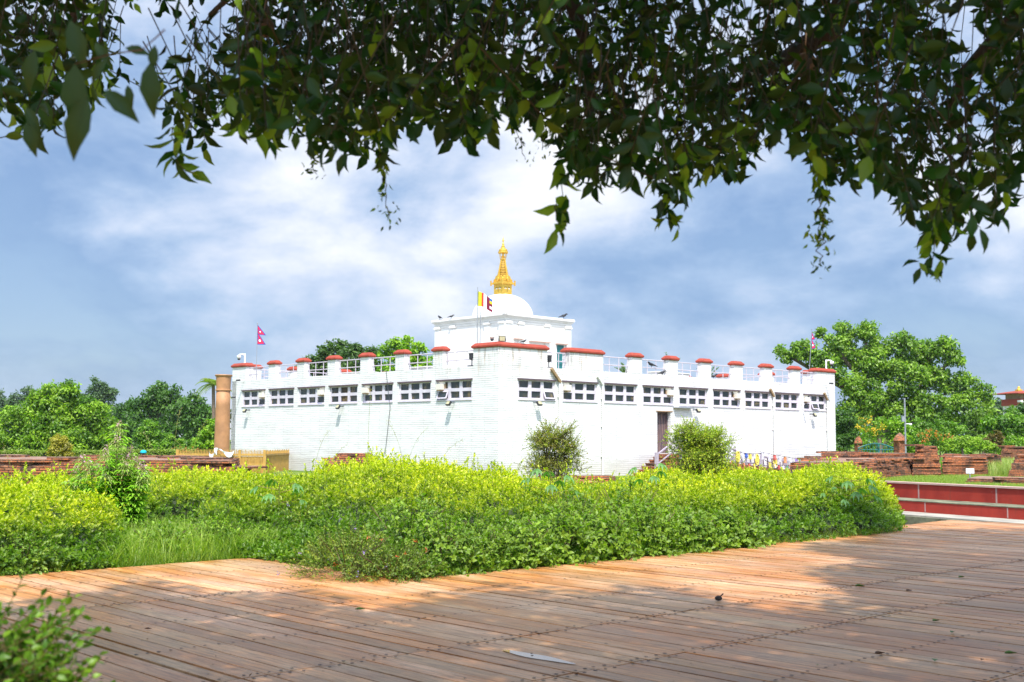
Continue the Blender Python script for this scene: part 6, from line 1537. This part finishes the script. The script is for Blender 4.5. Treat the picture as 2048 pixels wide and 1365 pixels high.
twigs.prisms(np.array([[*at(330,60,2.1)],[*at(285,100,2.1)],[*at(215,110,2.1)]]), np.array([[*at(285,100,2.1)],[*at(215,110,2.1)],[*at(150,128,2.0)]]), 0.002, np.array([0.12,0.06,0.03]))
# upper crown, out of view, that throws the shade on the boardwalk
def upper(n, xr, yr, zf, leaf):
    X = RNG.uniform(*xr,n); Y = RNG.uniform(*yr,n); Z = zf(X,Y)+RNG.uniform(0,2.2,n)
    hole = vnoise(X,Y,1.3,9)+0.6*vnoise(X,Y,3.1,3) > 1.15
    lim = np.where(X < 4.0, 7.5+0.55*np.sin(X*1.4)+0.4*np.sin(X*3.3+1)-np.clip(-3-X,0,4)*0.35, 99); xr_ = 4.3+np.clip(Y-9.5,0,9)*0.42+0.5*np.sin(Y*1.9)
    ok = ~hole & ((Y < lim)&(Y < 9.0) | (X > xr_)) & ((Z-1.6) > 0.40*np.maximum(Y,0.0)+0.5) ; X,Y,Z = X[ok],Y[ok],Z[ok]; n = len(X); p = np.stack([X,Y,Z],axis=1)
    bag.add(p, rand_unit(n)+np.array([0,0,-0.5]), rand_unit(n)+np.array([0,0,0.8]), leaf*RNG.uniform(0.7,1.3,n), leaf*0.5, D2*RNG.uniform(0.7,1.3,(n,1)), SHAPE4)
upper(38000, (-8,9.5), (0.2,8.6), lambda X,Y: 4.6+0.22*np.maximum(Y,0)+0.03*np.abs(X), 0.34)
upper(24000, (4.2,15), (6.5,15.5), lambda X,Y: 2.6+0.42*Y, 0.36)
ob = np.concatenate(bag.V); 
for i in range(len(bag.V)): bag.V[i] = bag.V[i]-OT
for i in range(len(twigs.V)): twigs.V[i] = twigs.V[i]-OT
bag.build('foliage', 'leaf_glossy', ot); twigs.build('twig', 'leaf_glossy', ot)
m = MB(); V_ = lambda p: Vector(p)-Vector(OT)
m.tube([(0,0,-0.1),(0.05,0.05,1.2),(-0.1,0.1,2.6),(0,0.3,4.0),(0.2,0.8,5.6),(0.1,1.2,7.0)],[0.34,0.27,0.24,0.20,0.15,0.08],12)
m.build('trunk', 'dark_bark', ot)
def limb(pts, r0):
    k = len(pts); mm = MB(); mm.tube([V_(p) for p in pts],[r0*(1-0.85*i/(k-1)) for i in range(k)],8); mm.build('limb','dark_bark',ot)
limb([(1.6,-3.1,3.6),(1.0,-1.0,4.2),(0.2,1.5,4.1),(-0.8,3.4,4.2),tuple(at(520,-60,5.0)),tuple(at(420,30,5.6))],0.07)
limb([(1.6,-3.0,3.9),(2.0,-0.5,4.6),(2.0,2.0,4.4),tuple(at(1760,-120,4.6)),tuple(at(1660,60,5.0)),tuple(at(1560,125,5.4)),tuple(at(1430,200,5.8))],0.12)
limb([(1.6,-3.0,3.2),(2.6,-0.8,4.1),(3.6,2.5,4.2),tuple(at(2150,-100,5.2)),tuple(at(1930,150,5.6)),tuple(at(1895,240,5.8))],0.11)
limb([(1.6,-3.0,4.1),(0.8,0.0,4.9),(0.4,2.6,4.5),tuple(at(1120,-60,5.0)),tuple(at(1170,80,5.2)),tuple(at(1185,260,5.4))],0.09)
limb([(1.5,-3.0,4.2),(-0.6,-0.6,4.9),(-1.6,2.0,4.3),tuple(at(180,-80,4.8)),tuple(at(130,90,5.0))],0.09)
for (px,py,Y,r) in [(528,55,4.8,0.045),(1120,136,5.2,0.035),(1180,150,5.3,0.035),(1610,130,4.9,0.05)]:
    mm = MB(); c_ = V_(tuple(at(px,py,Y))); mm.sphere(c_, r, 8); mm.tube([c_+Vector((0,0,r)), c_+Vector((0.01,0,r+0.12))],0.004,5); mm.build('fruit', MAT_FR if 'MAT_FR' in globals() else globals().setdefault('MAT_FR', simple('brown_green_fruit',(0.16,0.09,0.035),0.6,0,0.3,30)), ot, smooth=True)

# fallen leaves and pods on the planks -----------------------------------
def fallen(px, py, label, green=True, s=0.07, rot=0.0, seed=1):
    p = gnd(px, py); m = MB(); P, fs = SHAPE8; rs = random.Random(seed)
    vs = []
    for q in P: vs.append(((q[0]-0.5)*s, q[1]*s*0.5, 0.012+abs(q[1])*s*0.35+0.2*s*(q[0]-0.5)**2))
    m.add(vs, fs); m.add([(v[0],v[1],v[2]-0.0015) for v in vs], [f[::-1] for f in fs])
    o = m.build('fallen_leaf', FL[0] if green else FL[1]); o.location = (p.x,p.y,0.0); o.rotation_euler = (0,0,rot); tag(o, label, 'leaf', 'leaves fallen on the boardwalk')
FL = [simple('fresh_fallen_leaf',(0.10,0.20,0.03),0.6,0,0.3,30), simple('dry_fallen_leaf',(0.14,0.07,0.035),0.8,0,0.3,30)]
for t in [(720,1222,'green leaf lying alone on the planks below the hedge corner',True,0.10,0.3),(1720,1175,'green leaf stalk near the second bolt row',True,0.12,0.0),(1872,1245,'curled green leaf between the two bolt rows',True,0.09,0.5),(1905,1268,'pale green leaf beyond the curled one',True,0.08,1.0),(2022,1311,'pair-like green leaf close to the picture edge',True,0.11,0.2),(1870,1325,'small sprouting green leaf standing up from a gap',True,0.09,1.2),(1923,1157,'small green leaf on the shaded far planks',True,0.09,0.3),(1760,1311,'dry brown leaf curled on the shaded planks',False,0.10,0.4),(1965,1323,'small dry leaf near the sprouting green leaf',False,0.05,0.7),(1818,1184,'small dry leaf just above the second bolt row',False,0.08,0.2),(1064,1311,'dark dry leaf floating in the puddle',False,0.035,0.9),(296,1261,'dry brown leaf on the planks near the front bush',False,0.06,0.2),(2040,1123,'dark dry leaf on the far shaded planks',False,0.07,0.5)]: fallen(*t)
RNG = np.random.default_rng(310); n = 520; lb = LeafBag()
px = RNG.uniform(-20,2060,n); t_ = RNG.random(n); Yl = np.where(t_<0.45, frontY(px)-RNG.uniform(0,0.9,n)**1.5, RNG.uniform(7.6,18,n)); Xl = (px-1024)/2370*Yl; Bl = Xl*EL.x+Yl*EL.y; Al = Xl*ER.x+Yl*ER.y
ok = (Bl < np.where(Al<A_S, B1, B2)) & (Al < A_MAX); Xl, Yl = Xl[ok], Yl[ok]; n = len(Xl)
cB = np.array([0.13,0.07,0.03])*RNG.uniform(0.5,1.5,(n,1)); g_ = RNG.random(n) < 0.12; cB[g_] = np.array([0.12,0.22,0.03])
lb.add(np.stack([Xl,Yl,np.full(n,0.006)],axis=1), rand_unit(n)*np.array([1,1,0.1]), np.tile([0.1,0,1.],(n,1)), RNG.uniform(0.008,0.04,n), RNG.uniform(0.006,0.018,n), cB)
o = lb.build('leaf_litter','leaf'); tag(o, 'small brown leaf bits and twigs scattered over the planks', 'litter', kind='stuff')
p = gnd(1437,1203); m = MB(); m.sphere((0,0,0.03),0.032,6,0,(1.2,0.9,0.8)); m.tube([(0.02,0,0.05),(0.05,0.01,0.075)],0.006,4); o = m.build('seed_pod','void'); o.location = (p.x,p.y,0); tag(o, 'dark seed pod sitting on the bolt row at the shade edge', 'seed pod')

# ================================================================ light and sky
SUN_EL, SUN_AZ = math.radians(58), math.radians(175)     # azimuth measured from +Y clockwise towards +X
sd = Vector((math.sin(SUN_AZ)*math.cos(SUN_EL), math.cos(SUN_AZ)*math.cos(SUN_EL), math.sin(SUN_EL)))
su = bpy.data.lights.new('sun','SUN'); su.energy = 4.0; su.angle = math.radians(0.9); su.color = (1.0,0.955,0.88)
so = bpy.data.objects.new('sun', su); COL.objects.link(so); so.rotation_euler = (-sd).to_track_quat('-Z','Y').to_euler()
w = bpy.data.worlds.new('World'); SC.world = w; w.use_nodes = True; nt = w.node_tree; nt.nodes.clear(); nd, lk = nt.nodes, nt.links
sky = nd.new('ShaderNodeTexSky'); sky.sky_type = 'NISHITA'; sky.sun_disc = False; sky.sun_elevation = SUN_EL; sky.sun_rotation = SUN_AZ; sky.altitude = 100; sky.dust_density = 0.7; sky.air_density = 1.0
tc = nd.new('ShaderNodeTexCoord'); sep = nd.new('ShaderNodeSeparateXYZ'); lk.new(tc.outputs['Generated'], sep.inputs[0])
zc = math_(nt,'ADD',math_(nt,'MAXIMUM',sep.outputs[2],0.0),0.16)
px_ = math_(nt,'DIVIDE',sep.outputs[0],zc); py_ = math_(nt,'DIVIDE',sep.outputs[1],zc)
cm = nd.new('ShaderNodeCombineXYZ'); lk.new(px_,cm.inputs[0]); lk.new(py_,cm.inputs[1])
gen = tc.outputs['Generated']
n1 = noise(nt,4.6,12,0.55,mapping(nt,gen,(1.0,1.0,2.0),(3.1,1.7,0.4))); n1.inputs['Distortion'].default_value = 0.3
n2 = noise(nt,2.0,4,0.5,mapping(nt,gen,(1,1,2.2),(9.3,4.4,0)))
dens = math_(nt,'ADD',math_(nt,'MULTIPLY',n1.outputs[0],0.85),math_(nt,'MULTIPLY',n2.outputs[0],0.55))
def bank(px, py, wid, amt):
    global dens
    d = ray(px,py).normalized(); dot = nd.new('ShaderNodeVectorMath'); dot.operation = 'DOT_PRODUCT'; lk.new(gen,dot.inputs[0]); dot.inputs[1].default_value = d
    t = math_(nt,'MULTIPLY',math_(nt,'SUBTRACT',1.0,dot.outputs['Value']),1.0/(1-math.cos(wid/2362.0)))
    g = math_(nt,'POWER',2.718,math_(nt,'MULTIPLY',t,-1.0)); dens = math_(nt,'ADD',dens,math_(nt,'MULTIPLY',g,amt))
for b_ in [(600,480,130,0.10),(230,480,120,0.07),(1030,520,100,0.05),(1350,560,200,0.05),(1100,400,160,0.05),(1700,560,200,0.04),(70,600,170,-0.12),(330,690,200,-0.08),(820,340,120,-0.11),(180,330,150,-0.07),(1250,680,200,-0.07),(1850,720,260,-0.07),(1480,460,130,-0.05),(700,60,500,0.06)]: bank(*b_)
cr = ramp(nt,[(0.38,0.0),(0.52,0.6),(0.70,1.0)]); lk.new(math_(nt,'MULTIPLY',dens,0.8),cr.inputs[0])
n3 = noise(nt,11.0,8,0.6,mapping(nt,gen,(1.0,1.0,1.9),(1.0,7.7,0))); shade = math_(nt,'ADD',math_(nt,'MULTIPLY',n3.outputs[0],0.35),dens)
cc = ramp(nt,[(0.54,(0.16,0.265,0.47)),(0.66,(0.28,0.385,0.57)),(0.76,(0.44,0.515,0.66)),(0.86,(0.62,0.655,0.73)),(0.97,(0.76,0.775,0.80))]); lk.new(math_(nt,'MULTIPLY_ADD',shade,1.15,-0.30),cc.inputs[0])
b1_ = nd.new('ShaderNodeBackground'); b1_.inputs[1].default_value = 0.085; lk.new(sky.outputs[0],b1_.inputs[0])
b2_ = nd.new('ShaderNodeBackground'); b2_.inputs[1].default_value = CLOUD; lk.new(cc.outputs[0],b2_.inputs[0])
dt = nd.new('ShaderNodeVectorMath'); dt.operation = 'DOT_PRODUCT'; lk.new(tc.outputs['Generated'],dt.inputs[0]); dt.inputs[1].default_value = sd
fill_glow = math_(nt,'POWER',2.718,math_(nt,'MULTIPLY',math_(nt,'SUBTRACT',dt.outputs['Value'],1.0),3.0))     # cloud glow round the sun added out of view to lift boardwalk shade
lk.new(math_(nt,'MULTIPLY',math_(nt,'MULTIPLY_ADD',fill_glow,4.2,1.0),CLOUD),b2_.inputs[1])
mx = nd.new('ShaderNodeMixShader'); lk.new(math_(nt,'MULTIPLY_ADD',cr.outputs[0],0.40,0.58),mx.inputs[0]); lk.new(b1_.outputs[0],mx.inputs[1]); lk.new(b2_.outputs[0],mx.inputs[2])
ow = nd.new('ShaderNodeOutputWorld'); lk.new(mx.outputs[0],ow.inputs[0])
SC.view_settings.view_transform = 'Standard'; SC.view_settings.look = 'None'; SC.view_settings.gamma = 1.0; SC.view_settings.exposure = EXPO
SC.render.engine = 'CYCLES'
cy = SC.cycles; cy.max_bounces = 7; cy.diffuse_bounces = 3; cy.glossy_bounces = 3; cy.transmission_bounces = 4; cy.transparent_max_bounces = 8; cy.use_denoising = True; cy.sample_clamp_indirect = 6
if HAZE > 0:
    m = MB(); m.box(-420,420,-40,420,-3.5,60); o = m.build('haze', 'white'); o.data.materials.clear()
    hm, nt, nd, lk = new_mat('haze_air'); pv = nd.new('ShaderNodeVolumePrincipled'); pv.inputs['Density'].default_value = HAZE; pv.inputs['Color'].default_value = (0.86,0.92,1.0,1); pv.inputs['Anisotropy'].default_value = 0.1
    oo = nd.new('ShaderNodeOutputMaterial'); lk.new(pv.outputs[0], oo.inputs['Volume']); o.data.materials.append(hm); tag(o, kind='stuff')
